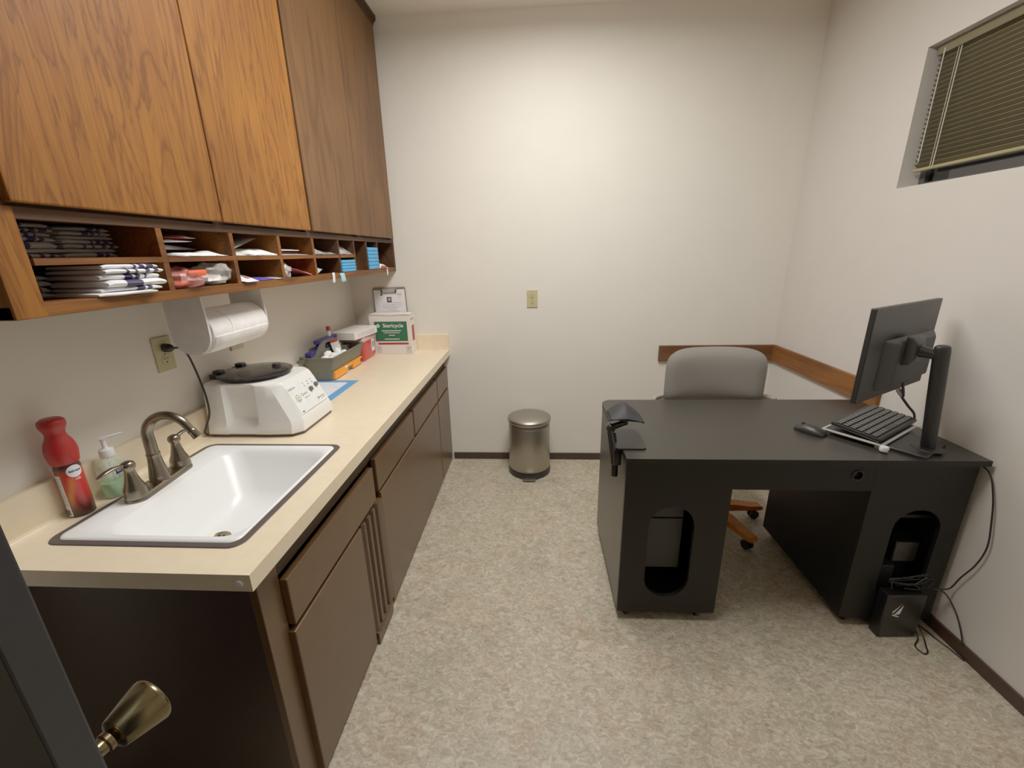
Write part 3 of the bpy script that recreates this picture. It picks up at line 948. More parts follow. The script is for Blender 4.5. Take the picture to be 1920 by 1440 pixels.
slab('white_packet', 'white packet with red underside in the rightmost pigeonhole', 'packet', .22, .333, -.29, -.17, ZL, .03, [M_gauze, M_redp], 33, .004, mif=lambda i, j: 1 if i >= 9 else 0)
def strip(name, label, cat, y0, y1, z0, z1, m, shift=.01):
    g = G()
    g.grid(lambda u, v: (XU + .0022 + .001 * math.sin(v * 3), y0 + (y1 - y0) * u + shift * (1 - v), z0 + (z1 - z0) * v), 2, 6)
    return tag(obj(name, g, m, None, 60, solid=.0008), label, cat)
strip('paper_tag', 'narrow white paper tag stuck on the shelf edge', 'tag', -.945, -.920, 1.384, 1.43, M_label, -.004)
strip('paper_tag', 'pale blue paper tag stuck on the shelf edge', 'tag', -.868, -.818, 1.382, 1.424, M_pale, .012)
strip('paper_tag', 'white paper tag hanging below the rightmost pigeonhole', 'tag', -.20, -.178, 1.382, 1.424, M_label, .002)

# ------------------------------------------------------------------ paper towel holder under the shelf
pt = thing('paper_towel_holder', 'white paper towel holder hanging under the pigeonhole shelf', 'holder', (.19, -1.53, ZU))
PX, PZ = .198, 1.281
for y0, y1 in ((-1.676, -1.668), (-1.384, -1.376)):
    g = G()
    out = [(PX - .066, ZU - .001), (PX - .064, PZ + .02)]
    for i in range(13):
        t = PI + PI * i / 12
        out.append((PX + .062 * math.cos(t), PZ - .006 + .062 * math.sin(t)))
    out += [(PX + .062, PZ + .03), (PX + .057, ZU - .001)]
    g.prism([(x, z) for x, z in out], 'y', y0, y1)
    obj('bracket', g, M_bracket, pt, 40)
g = G(); g.box(PX - .066, PX + .055, -1.676, -1.376, ZU - .006, ZU - .0005, .001); obj('top_plate', g, M_bracket, pt, 0)
g = G(); g.lathe([(0, 0), (.012, 0), (.012, .29), (0, .29)], AX((PX, -1.671, PZ), (0, 1, 0)), 16); obj('rod', g, M_bracket, pt)
g = G()
Mr = AX((PX, -1.664, PZ), (0, 1, 0))
g.lathe([(.0121, 0), (.0665, 0), (.069, .003), (.069, .272), (.0665, .275), (.0121, .275), (.0121, 0)], Mr, 48)
rl = tag(obj('paper_towel_roll', g, M_roll, None, 40), 'roll of white paper towels on the holder', 'paper towels')
g = G()
def loose(u, v):
    a = math.radians(-78 + 70 * u)
    r_ = .0702 + .0005 * math.sin(v * 6)
    vv = v * (1 - .0 * u)
    return (PX + r_ * math.cos(a), -1.662 + .27 * vv + (.10 * (1 - u) if v < .01 else 0) * 0, PZ + r_ * math.sin(a))
g.grid(loose, 14, 6)
g.tube([(PX + .0700 * math.cos(math.radians(a)), -1.662 + .085 * math.sin(math.radians((a + 80) * .9)), PZ + .0700 * math.sin(math.radians(a))) for a in range(-80, 61, 14)], .0009, 6)
W_roll = rl
obj('loose_sheet', g, M_roll, rl, 60, solid=.0006)

# ------------------------------------------------------------------ wall plates
def duplex(label, o, ux, m_plate, group=None):
    t = thing('wall_outlet', label, 'outlet', o, 0, group)
    uy = Vector((0, 0, 1)); ux = Vector(ux); F = frame(o, ux, uy)
    g = G(); g.box(-.036, .036, -.058, .058, 0, .006, .002, M=F); obj('cover_plate', g, m_plate, t, 0)
    for s in (-1, 1):
        g = G()
        g.loft([[F @ Vector((x, y + s * .02, zz)) for x, y in rrect(-.0165, .0165, -.0145, .0145, .012)] for zz in (.006, .008)])
        for x, h in ((-.006, .0045), (.006, .0038)):
            g.box(x - .0012, x + .0012, s * .02 + .003 - h + .002, s * .02 + .003 + h + .002, .0079, .0085, mi=1, M=F)
        g.lathe([(.0028, 0), (.0028, .0006), (0, .0006)], F @ T(0, s * .02 - .0075, .0079), 12, 1)
        obj('socket', g, [m_plate, M_dark], t, 40)
    g = G(); g.lathe([(.003, 0), (.003, .001), (0, .0014)], F @ T(0, 0, .006), 12); obj('screw', g, M_steeld, t)
    return t
duplex('ivory duplex wall outlet alone in the middle of the back wall', (1.243, -.0005, 1.203), (1, 0, 0), M_ivory)
duplex('ivory duplex outlet on the left wall with a black plug in it', (.0005, -1.578, 1.197), (0, 1, 0), M_ivory)
g = G(); g.box(.0005, .0065, -1.262, -1.185, 1.135, 1.25, .002); g.box(.0066, .0085, -1.232, -1.214, 1.16, 1.225, .001)
tag(obj('blank_wall_plate', g, M_olive, None, 0), 'beige wall plate half hidden behind the paper towel roll', 'wall plate')

# ------------------------------------------------------------------ bottles by the sink
fb = thing('air_freshener_can', 'red aerosol air freshener can with flared red cap beside the sink', 'air freshener', (.05, -1.994, H))
Mf = T(.05, -1.994, H) @ RZ(math.radians(-34))
W[fb.name] = Mf; fb.rotation_euler = (0, 0, math.radians(-34))
g = G(); g.lathe([(0, 0), (.024, 0), (.0265, .003), (.0265, .138), (.024, .148), (.022, .15), (0, .15)], n=40)
obj('can_body', g, M_can, fb, 40, world=False)
g = G()
def pan(u, v):
    a = math.radians(-92 + 44 * u); return (.0269 * math.cos(a), .0269 * math.sin(a), .004 + .118 * v)
g.grid(pan, 8, 1)
for k in range(15):
    zz = .112 - k * .0055
    g.grid(lambda u, v, zz=zz, k=k: (.0272 * math.cos(math.radians(-88 + (34 - (k * 7) % 9) * u)), .0272 * math.sin(math.radians(-88 + (34 - (k * 7) % 9) * u)), zz + .0016 * v), 6, 1, mi=1)
for k in range(7):
    a = -84 + k * 4
    g.grid(lambda u, v, a=a: (.0272 * math.cos(math.radians(a + 2 * u)), .0272 * math.sin(math.radians(a + 2 * u)), .008 + .016 * v), 1, 1, mi=2)
obj('side_label', g, [M_label, M_inkg, M_ink], fb, 60, world=False, recalc=False)
g = G(); g.lathe([(0, .1485), (.0268, .1485), (.0285, .152), (.0305, .166), (.0320, .178), (.0312, .192), (.0268, .208), (.0215, .219), (.0195, .227), (.0205, .236), (.0248, .246), (.0268, .254), (.0255, .264), (.019, .2695), (0, .2705)], n=40)
obj('cap', g, M_redcap, fb, 60, world=False)
g = G()
rb = .0270
def disc(u, v):
    r_ = .0165 * v; a = 2 * PI * u
    yy = r_ * math.cos(a); zz = r_ * math.sin(a)
    ang = math.radians(20) + yy / rb
    return (rb * math.cos(ang), rb * math.sin(ang), .128 + zz)
g.grid(disc, 24, 4)
def wrap_text(g, s, size, ang0, z0, mi, r_=.0274, shear=0., bold=0.):
    nv = {v for v in g.b.verts}
    g.text(s, size, Matrix(), mi, .0001, shear=shear, bold=bold)
    for v in [v for v in g.b.verts if v not in nv]:
        a = ang0 + v.co.x / r_; rr_ = r_ + v.co.z
        v.co = Vector((rr_ * math.cos(a), rr_ * math.sin(a), z0 + v.co.y))
wrap_text(g, 'febreze', .0088, math.radians(20), .129, 1, shear=.25, bold=.0002)
wrap_text(g, 'AIR', .0075, math.radians(24), .106, 2, bold=.0003)
obj('logo', g, [M_label, M_navy, mat('pale_pink_print', c(240, 200, 196), .5)], fb, 60, world=False, recalc=False)

sz = thing('hand_sanitizer', 'clear pump bottle of green hand gel beside the sink', 'bottle', (.058, -1.898, H), .12)
g = G()
def bot(s_, z_, m_=1.):
    return [(x * s_, y * s_ * m_, z_) for x, y in rrect(-.022, .022, -.036, .036, .018)]
g.loft([bot(.9, .0005), bot(1, .004), bot(1, .05), bot(1, .085), bot(.9, .103), bot(.62, .114, .8), bot(.5, .118, .72), bot(.5, .122, .72)])
obj('bottle_body', g, M_clear, sz, 60, world=False)
g = G(); g.loft([bot(.84, .0025), bot(.94, .006), bot(.94, .03), bot(.94, .046)])
obj('gel', g, M_gel, sz, 50, world=False)
g = G(); g.lathe([(0, .118), (.0165, .118), (.017, .12), (.0165, .138), (.0155, .140), (.008, .142), (.0055, .145), (.0055, .166), (.008, .168), (.0085, .172), (0, .174)], n=28)
rows = []
for l, z_, w_, th in ((-.008, .172, .006, .004), (.004, .173, .006, .0045), (.02, .174, .005, .004), (.034, .1755, .0042, .0035), (.044, .1765, .003, .002)):
    rows.append([(l * .78 + w_ * math.cos(a) * -.62, l * .62 + w_ * math.cos(a) * .78, z_ + th * math.sin(a)) for a in [2 * PI * k / 10 for k in range(10)]])
g.loft(rows)
g.tube([(0, 0, .118), (0, 0, .03)], .003, 8, smooth=0)
obj('pump', g, M_white, sz, 50, world=False)
g = G()
F = frame((.0223, .002, .074), (0, 1, 0), (0, 0, 1))
g.box(-.018, .018, -.0075, .0105, 0, .0003, mi=0, M=F)
g.text('PURELL', .0082, F @ T(0, .0015, .0004), 1, .0001, bold=.0003)
for k in range(3):
    g.box(-.014, .01 - .003 * k, -.0125 - k * .004, -.011 - k * .004, 0, .0003, mi=2, M=F)
obj('front_label', g, [M_navy, M_label, M_inkg], sz, 0, world=False)

# ------------------------------------------------------------------ centrifuge
ct = thing('centrifuge', 'white benchtop centrifuge with smoked round lid beside the sink', 'centrifuge', (.2, -1.36, H))
CY0, CY1 = -1.506, -1.214
def cring(z, t, notch, fl):
    """plan loop at height z; t 0 bottom..1 top; notch = depth of the recess on each side, fl = outward flare of the skirt"""
    xb = .026 + .002 * t; xf = .386 - .068 * max(0, (t - .22) / .78)
    ya = CY0 - fl + .010 * t; yb = CY1 + fl - .010 * t
    left = [(xb, ya + .02), (xb + .012, ya), (.11, ya - .003), (.122, ya + notch * .75), (.146, ya + notch), (.214, ya + notch), (.236, ya + notch * .05 - .002), (.27, ya - .002), (xf - .03, ya + .004), (xf, ya + .035)]
    right = [(x, (CY0 + CY1) - y if True else y) for x, y in left[::-1]]
    right = [(x, yb - (y - ya)) for x, y in left[::-1]]
    return [(x, y, z) for x, y in left + right]
g = G()
hs = [(.013, 0, 0, .006), (.018, .03, .0, .008), (.030, .12, .004, .007), (.050, .22, .020, .003), (.064, .28, .028, 0), (.14, .68, .028, 0), (.186, .93, .022, 0), (.196, .985, .010, -.003), (.2, 1, .004, -.010)]
g.loft([cring(H + h, t, nt_, fl) for h, t, nt_, fl in hs])
obj('housing', g, M_white, ct, 32)
g = G(); g.loft([[(.2 + (x - .2) * .985, -1.36 + (y + 1.36) * .985, z) for x, y, z in cring(H + .001, 0, 0, 0)], [(.2 + (x - .2) * .985, -1.36 + (y + 1.36) * .985, z) for x, y, z in cring(H + .0135, 0, 0, 0)]])
tag(obj('foot_band', g, mat('taupe_foot_band', c(88, 76, 66), .6), ct, 30), 'dark taupe foot band')
LX, LY, LZ = .158, -1.358, H + .2
g = G(); g.lathe([(0, .002), (.118, .002), (.120, .006), (.124, .012), (.132, .0145), (.1325, .0185), (.128, .0205), (.085, .0235), (.07, .0245), (0, .026)], T(LX, LY, LZ), 56)
lid = tag(obj('lid', g, M_lid, ct, 40), 'smoked grey round lid')
g = G(); g.lathe([(0, .020), (.112, .0135), (.115, .003), (0, .0022)], T(LX, LY, LZ), 40); obj('lid_liner', g, M_lidd, lid, 40)
g = G(); g.lathe([(.0, .022), (.017, .022), (.0165, .034), (.013, .037), (0, .037)], T(LX + .058, LY + .048, LZ), 24); obj('lid_knob', g, M_lidd, lid, 40)
for (x, y, l) in ((.036, -1.398, .05), (.045, -1.285, .05)):
    g = G()
    g.box(x - .022, x + .022, y - l / 2, y + l / 2, LZ + .0005, LZ + .02, .003)
    g.box(x - .016, x + .016, y - l * .25, y + l * .3, LZ + .0195, LZ + .031, .003)
    obj('hinge', g, M_greenbk, ct, 0)
# front panel decal: slanted plane of the upper front
pA = Vector((.386 - .068 * .0, 0, H + .045)); pB = Vector((.318, 0, H + .2))
up_ = Vector((-.0567, 0, .122)).normalized()
def panel_pt(h, off=.0012):
    t = h / .2
    x = .386 - .068 * max(0, (t - .22) / .78)
    return x
zc = .122
F = frame((.3542 + .0012, -1.36, H + zc), (0, 1, 0), up_)
g = G()
g.loft([[F @ Vector((x, y, z_)) for x, y in rrect(-.102, .102, -.058, .058, .006)] for z_ in (-.0006, .0002)], mi=0)
g.box(-.09, .096, -.0576, -.0566, .0002, .0005, mi=1, M=F)
g.text('HORIZON', .0105, F @ T(-.072, .046, .0003), 1, .0001, bold=.0002)
g.text('Quest', .0175, F @ T(-.020, .008, .0003), 2, .0001, bold=.0001)
g.text('Diagnostics', .0085, F @ T(-.012, -.008, .0003), 1, .0001)
def arc(r0, r1, a0, a1, cx, cy, mi):
    g.grid(lambda u, v: F @ Vector((cx + (r0 + (r1 - r0) * v) * math.cos(math.radians(a0 + (a1 - a0) * u)), cy + (r0 + (r1 - r0) * v) * math.sin(math.radians(a0 + (a1 - a0) * u)), .0005)), 14, 1, mi=mi)
arc(.0125, .0155, 60, 270, -.066, .002, 3); arc(.005, .0085, 40, 330, -.065, .0, 3); arc(.0125, .015, 290, 395, -.066, .002, 2)
for x in (.008, .038, .068):
    g.lathe([(.0025, 0), (.0025, .0008), (0, .0008)], F @ T(x, .046, .0002), 10, 1)
    g.box(x - .003, x + .004, .032, .036, .0002, .0004, mi=1, M=F)
g.box(.045, .096, -.037, -.034, .0002, .0004, mi=1, M=F); g.box(.062, .096, -.044, -.042, .0002, .0004, mi=1, M=F); g.box(.044, .049, -.042, -.03, .0002, .0004, mi=1, M=F)
g.box(-.088, -.076, -.052, -.046, .0002, .0004, mi=1, M=F)
tag(obj('control_panel', g, [mat('pale_control_panel', c(232, 234, 233), .35), M_greyprint, mat('grey_green_print', c(96, 108, 94), .5), M_quest], ct, 0), 'pale control panel with printed logo')
for x, y in ((.032, .012), (.078, .018)):
    g = G(); g.lathe([(.0095, 0), (.0095, .006), (.0085, .009), (0, .009)], F @ T(x, y, .0003), 24)
    g.box(-.0015, .0015, -.009, .009, .0088, .0105, .0005, M=F @ T(x, y, .0003)); obj('dial', g, M_greyprint, ct, 40)

pc = thing('power_cable', 'black power cord hanging from the left wall outlet to the centrifuge', 'cord', (.03, -1.55, 1.21))
g = G(); g.lathe([(0, 0), (.0135, 0), (.015, .004), (.0145, .018), (.010, .026), (.006, .03), (0, .03)], AX((.0095, -1.578, 1.2185), (1, .15, -.1)), 22)
obj('plug', g, M_black, pc, 40)
g = G(); g.tube([(.036, -1.572, 1.2155), (.042, -1.552, 1.212), (.036, -1.530, 1.195), (.040, -1.520, 1.172), (.054, -1.518, 1.101), (.066, -1.520, 1.019), (.064, -1.522, .957), (.040, -1.524, .906), (.030, -1.524, .882), (.030, -1.512, .868)], .0036, 10)
obj('cable', g, M_cable, pc, 60)

# ------------------------------------------------------------------ supplies further along the worktop
g = G(); g.box(.06, .31, -1.10, -.775, H + .0004, H + .0022); g.box(.06, .268, -1.10, -.818, H + .00225, H + .0036, mi=1)
tag(obj('absorbent_pad', g, [M_bluepad, M_padw], None, 0), 'white absorbent pad with blue border under the grey tray', 'pad')
tr = thing('phlebotomy_tray', 'grey plastic carry tray with yellow drawer on the worktop', 'tray', (.105, -.6, H + .0046))
tz = H + .0046
def tloop(x0, x1, y0, y1, z, r=.014):
    return [(x, y, z) for x, y in rrect(x0, x1, y0, y1, r, 4)]
g = G()
bot_ = (.045, .168, -.79, -.40); top_ = (.026, .2, -.806, -.388)
zt_ = H + .128
g.loft([tloop(*bot_, tz), tloop(bot_[0] - .002, bot_[1] + .008, bot_[2] - .004, bot_[3] + .004, tz + .05), tloop(*top_, zt_), tloop(top_[0] - .004, top_[1] + .004, top_[2] - .004, top_[3] + .004, zt_), tloop(top_[0] - .004, top_[1] + .004, top_[2] - .004, top_[3] + .004, zt_ + .005),
        tloop(top_[0] + .004, top_[1] - .005, top_[2] + .005, top_[3] - .005, zt_ + .005), tloop(.036, .182, -.795, -.397, tz + .055), tloop(.04, .178, -.79, -.40, tz + .052)])
obj('tray_body', g, M_grey, tr, 30)
g = G()                                     # centre divider rising to a handle
hp = [(-.795, tz + .056), (-.795, zt_ + .003), (-.76, zt_ + .008), (-.70, zt_ + .05), (-.66, zt_ + .068), (-.55, zt_ + .068), (-.50, zt_ + .05), (-.43, zt_ + .008), (-.398, zt_ + .003), (-.398, tz + .056)]
hole = [(-.655, zt_ + .035), (-.64, zt_ + .052), (-.57, zt_ + .052), (-.545, zt_ + .035), (-.56, zt_ + .02), (-.64, zt_ + .02)]
g.holed(hp, hole, 'x', .078, .088)
obj('handle_divider', g, M_grey, tr, 0)
g = G(); g.box(.02, .05, -.815, -.795, zt_ - .012, zt_ + .012, .004); g.box(.02, .05, -.83, -.81, zt_ - .02, zt_ - .002, .004); obj('latch', g, M_grey, tr, 0)
g = G()
for y0, y1 in ((-.775, -.61), (-.54, -.408)):
    g.prism([(.1685, tz + .004), (.1825, tz + .002), (.187, tz + .044), (.1735, tz + .046)], 'y', y0, y1)
g.prism([(.172, tz + .026), (.1825, tz + .026), (.187, tz + .044), (.1735, tz + .046)], 'y', -.61, -.54)
g.box(.1862, .1878, -.432, -.413, tz + .014, tz + .036, mi=1)
g.box(.187, .1885, -.655, -.625, tz + .034, tz + .044, mi=2)
tag(obj('drawer', g, [M_yel, M_ink, M_label], tr, 0), 'yellow drawer front')
for k, (x, y, z_, rx, ry) in enumerate(((.128, -.745, 0, .021, .03), (.148, -.69, .004, .022, .028), (.118, -.69, .012, .02, .03), (.15, -.635, .0, .02, .027), (.13, -.60, .008, .02, .026), (.156, -.745, -.006, .018, .022), (.16, -.585, -.004, .018, .024))):
    g = G(); b_ = tz + .09 + z_
    def ball(u, v, x=x, y=y, b_=b_, rx=rx, ry=ry, k=k):
        th = 2 * PI * u; p = PI * v
        d = Vector((math.cos(th) * math.sin(p), math.sin(th) * math.sin(p), math.cos(p)))
        q = 1 + .18 * noise.noise(d * 1.5 + Vector((k * 3., 1, 2)))
        return (x + d.x * rx * q, y + d.y * ry * q, b_ + .02 + d.z * .02 * q)
    g.grid(ball, 18, 10)
    bmesh.ops.remove_doubles(g.b, verts=g.b.verts, dist=.0003)
    tag(obj('cotton_ball', g, M_gauze, None, 60), 'white cotton ball in the heap in the grey tray', 'cotton ball', 'cotton balls in the grey tray')
sb = thing('tall_carton', 'small white carton with red edge standing in the grey tray', 'box', (.135, -.555, tz + .07))
F = T(.128, -.565, tz + .066) @ RZ(.35) @ Matrix.Rotation(-.22, 4, 'Y')
g = G(); g.box(-.02, .02, -.03, .03, 0, .115, .001, M=F); g.box(.0202, .0206, -.018, .018, .02, .06, mi=2, M=F)
for k in range(3): g.box(.0202, .0207, -.02 + k * .014, -.011 + k * .014, .09, .105, mi=2, M=F)
g.box(-.0202, .0202, -.0303, .0303, .1085, .1155, mi=1, M=F)
obj('carton_body', g, [M_card, M_red, M_inkg], sb, 0)
g = G(); g.box(.092, .118, -.47, -.405, tz + .06, tz + .1225, .001); tag(obj('dark_carton', g, M_grey, None, 0), 'grey insert box at the far end of the grey tray', 'box')
rk = thing('tube_rack', 'blue test tube rack behind the handle of the grey tray', 'rack', (.055, -.62, tz + .056))
g = G()
for z_ in (.0, .05, .098):
    g.box(.041, .0765, -.685, -.47, tz + .058 + z_, tz + .064 + z_, .001)
for y_ in (-.685, -.58, -.476):
    for x_ in (.041, .0705):
        g.box(x_, x_ + .006, y_, y_ + .006, tz + .0642, tz + .1558)
obj('rack_frame', g, M_bluerk, rk, 0)
g = G()
for k in range(4):
    for x_ in (.044, .062):
        g.box(x_, x_ + .012, -.672 + k * .05, -.645 + k * .05, tz + .1622, tz + .176, .002)
g.box(.041, .0765, -.685, -.47, tz + .1762, tz + .196, .002)
obj('rack_top', g, M_bluerk, rk, 0)
g = G(); g.box(.041, .0765, -.79, -.695, tz + .0585, tz + .15, .003); tag(obj('blue_box', g, M_bluerk, None, 0), 'indigo blue box at the near end of the grey tray, beside the tube rack', 'box')
tb = thing('blood_tube', 'red capped tube with white label standing on the blue rack', 'tube', (.058, -.527, tz + .1965))
g = G(); g.lathe([(0, 0), (.010, 0), (.010, .03), (0, .03)], T(.058, -.527, tz + .1967), 18); obj('tube_body', g, M_label, tb, 40)
g = G(); g.lathe([(0, 0), (.012, 0), (.0125, .02), (.011, .024), (0, .024)], T(.058, -.527, tz + .2270), 18); obj('tube_cap', g, mat('rust_red_cap', c(160, 52, 34), .5), tb, 40)

sh = thing('sharps_container', 'red sharps container between the grey tray and the labelled carton', 'container', (.12, -.27, H))
g = G()
g.loft([tloop(.05, .178, -.37, -.17, H + .0005, .02), tloop(.046, .188, -.375, -.166, H + .02, .02), tloop(.043, .193, -.378, -.163, H + .128, .018)])
obj('container_body', g, M_redpl, sh, 40)
g = G()
g.loft([tloop(.039, .199, -.384, -.157, H + .1285, .018), tloop(.039, .199, -.384, -.157, H + .140, .018), tloop(.05, .185, -.37, -.17, H + .158, .02)])
tag(obj('container_lid', g, M_pinkl, sh, 40), 'pink translucent lid')
g = G(); F = frame((.1925, -.225, H + .09), (0, 1, 0), (.04, 0, 1))
g.box(-.026, .026, -.045, .036, -.0005, .0008, M=F); g.box(-.018, .018, -.02, .02, .0009, .0012, mi=1, M=F)
obj('container_label', g, [M_label, M_inkg], sh, 0)
g = G(); F = T(.125, -.315, H + .1585) @ RZ(-.12)
g.box(-.085, .075, -.145, .14, 0, .046, .002, M=F); g.box(.0752, .0756, -.1, .1, .01, .035, mi=1, M=F)
tag(obj('flat_carton', g, [M_card, mat('pale_print', c(206, 202, 200), .6)], None, 0), 'flat white carton lying on top of the sharps container', 'box')

bxo = thing('labelled_carton', 'white carton with green printed label standing by the back wall', 'box', (.273, -.088, H))
X0, X1, Y0_, Y1_, BH = .154, .430, -.15, -.036, .266
g = G(); g.box(X0, X1, Y0_, Y1_, H + .0005, H + BH, .0015)
F = frame(((X0 + X1) / 2, Y0_, H), (1, 0, 0), (0, 0, 1))
w2_ = (X1 - X0) / 2
g.box(-w2_ + .033, w2_ - .022, .089, .222, 0, .0004, mi=1, M=F)
g.box(-w2_ + .047, w2_ - .02, .066, .080, 0, .0004, mi=2, M=F)
g.text('Stericycle', .036, F @ T(.022, .194, .0005), 3, .0001, bold=.0003)
def diamond(cx, cy, r_, mi, z_=.0006):
    g.b.verts.ensure_lookup_table()
    vs = [g.b.verts.new(F @ Vector((cx + dx * r_, cy + dy * r_, z_))) for dx, dy in ((1, 0), (0, 1), (-1, 0), (0, -1))]
    f = g.b.faces.new(vs); f.material_index = mi
diamond(-.080, .194, .0145, 3); diamond(-.080, .194, .0058, 1, .0009)
for cy, wd, th in ((.160, .066, .0045), (.147, .055, .003), (.130, .02, .004), (.104, .05, .0045)):
    g.box(.008 - wd, .008 + wd, cy - th / 2, cy + th / 2, .0003, .0006, mi=3, M=F)
g.box(-w2_ + .075, w2_ - .05, .0715, .0742, .0003, .0006, mi=4, M=F)
for cx in (-w2_ + .05, w2_ - .022):
    for a, b, cc, d in ((-.015, .015, .012, .0135), (-.015, .015, .0525, .054), (-.015, -.0135, .0135, .0525), (.0135, .015, .0135, .0525)):
        g.box(cx + a, cx + b, cc, d, 0, .0004, mi=4, M=F)
    for dx in (-.005, .005):
        g.box(cx + dx - .0012, cx + dx + .0012, .02, .044, 0, .0004, mi=4, M=F)
        g.prism([(0, 0)] * 0 or [(cx + dx - .0035, .041), (cx + dx + .0035, .041), (cx + dx, .048)], 'z', 0, .0004, mi=4) if False else None
        vs = [g.b.verts.new(F @ Vector(p)) for p in ((cx + dx - .0035, .041, .0005), (cx + dx + .0035, .041, .0005), (cx + dx, .048, .0005))]
        g.b.faces.new(vs).material_index = 4
F2 = frame((X1, (Y0_ + Y1_) / 2, H), (0, 1, 0), (0, 0, 1))
g.box(-.025, .03, .085, .19, 0, .0005, mi=2, M=F2); g.box(-.012, .016, .10, .17, .0005, .0008, mi=5, M=F2)
g.box(-.045, .03, .235, .238, 0, .0004, mi=4, M=F2); g.box(-.045, .03, .226, .229, 0, .0004, mi=4, M=F2)
obj('carton_body', g, [M_card, M_green, M_red, M_label, M_ink, mat('dark_red_print', c(150, 44, 50), .5)], bxo, 0)
g = G()
g.grid(lambda u, v: (X0 - .004 + (X1 - X0 + .008) * u, Y0_ - .004 + (Y1_ - Y0_ - .03 + .006) * v, H + BH + .0015 + .006 * v + .002 * math.sin(u * 9) * (1 - v)), 12, 3)
obj('flap', g, M_card, bxo, 30, solid=.0025)
cb_ = thing('clipboard', 'clipboard with printed form standing behind the labelled carton', 'clipboard', (.272, -.02, H + .108))
tilt = Matrix.Rotation(-.03, 4, 'X')
F = T(.272, -.0185, H + .1085) @ Matrix.Rotation(PI / 2 - .03, 4, 'X') @ Matrix.Rotation(.03, 4, 'Z')
g = G(); g.loft([[F @ Vector((x, y, z_)) for x, y in rrect(-.1145, .1145, 0, .325, .012)] for z_ in (0, .003)])
obj('board', g, mat('brown_hardboard', c(122, 108, 92), .6), cb_, 0)
g = G()
g.grid(lambda u, v: F @ Vector((-.108 + .216 * u, .02 + .29 * v, .0038 + .0006 * math.sin(u * 5))), 6, 6)
g.box(-.020, .012, .226, .262, .0045, .005, mi=1, M=F); g.box(-.012, .006, .236, .256, .005, .0053, mi=2, M=F)
g.box(-.062, -.047, .274, .284, .0045, .005, mi=1, M=F)
for a, b, y in ((-.035, .03, .279), (.056, .085, .283), (.056, .085, .278), (.056, .085, .273), (.06, .075, .258), (-.055, .085, .222), (-.055, .08, .210), (-.06, .03, .203), (-.055, .075, .195), (-.06, .05, .188), (-.035, .04, .178), (-.02, .03, .170), (-.06, .06, .163)):
    g.box(a, b, y, y + .0016, .0046, .0049, mi=2, M=F)
obj('form', g, [M_paper, M_ink, mat('form_grey', c(168, 164, 170), .6)], cb_, 0, recalc=True)
g = G(); g.box(-.05, .05, .298, .318, .0035, .008, .002, M=F)
for s in (-1, 1): g.box(s * .05 - .004, s * .05 + .004, .288, .312, .008, .013, .001, M=F, mi=1)
g.box(-.05, .05, .288, .292, .006, .010, .001, M=F, mi=1)
obj('clip', g, [M_silver, M_ink], cb_, 0)

# ------------------------------------------------------------------ trash can
TX, TY = 1.218, -.17
tc_ = thing('pedal_bin', 'round stainless steel pedal bin on the floor by the back wall', 'trash can', (TX, TY, 0))
g = G(); g.lathe([(0, .045), (.143, .045), (.1455, .05), (.1430, .36), (.140, .365), (0, .365)], T(TX, TY, 0), 56); obj('bin_body', g, M_steel, tc_, 40)
g = G(); g.lathe([(0, .366), (.140, .366), (.1415, .37), (.1435, .388), (0, .388)], T(TX, TY, 0), 56); tag(obj('collar', g, M_steeld, tc_, 40), 'dark collar')
g = G(); g.lathe([(0, .3885), (.147, .3885), (.1500, .393), (.1500, .408), (.147, .414), (.12, .426), (.07, .434), (0, .437)], T(TX, TY, 0), 56); obj('lid', g, M_steel, tc_, 40)
g = G(); g.lathe([(0, .001), (.145, .001), (.149, .006), (.149, .03), (.146, .0448), (0, .0448)], T(TX, TY, 0), 56)
g.prism([(TX - .10, TY - .11), (TX - .03, TY - .158), (TX + .03, TY - .158), (TX + .10, TY - .11)], 'z', .002, .034)
tag(obj('base', g, M_black, tc_, 30), 'black plastic base')
g = G(); g.loft([[(TX + x, TY - .165 + y, z_) for x, y in rrect(-.045, .045, -.018, .02, .016)] for z_ in (.012, .018)]); tag(obj('pedal', g, M_steel, tc_, 30), 'steel foot pedal')

# ------------------------------------------------------------------ desk
dk = thing('desk', 'black laminate desk with two pedestals against the right wall', 'desk', (2.24, -1.16, 0))
ZT_ = .77
DX0, DX1, DY0, DY1 = 1.598, 2.868, -1.492, -.838
g = G()
o_ = [(DX1, DY0), (DX1, DY1)]
o_ = [(DX0, DY0)] + o_
r_ = .055
o_ += [(DX0 + r_ - r_ * math.sin(PI / 2 * i / 8), DY1 - r_ + r_ * math.cos(PI / 2 * i / 8)) for i in range(9)]
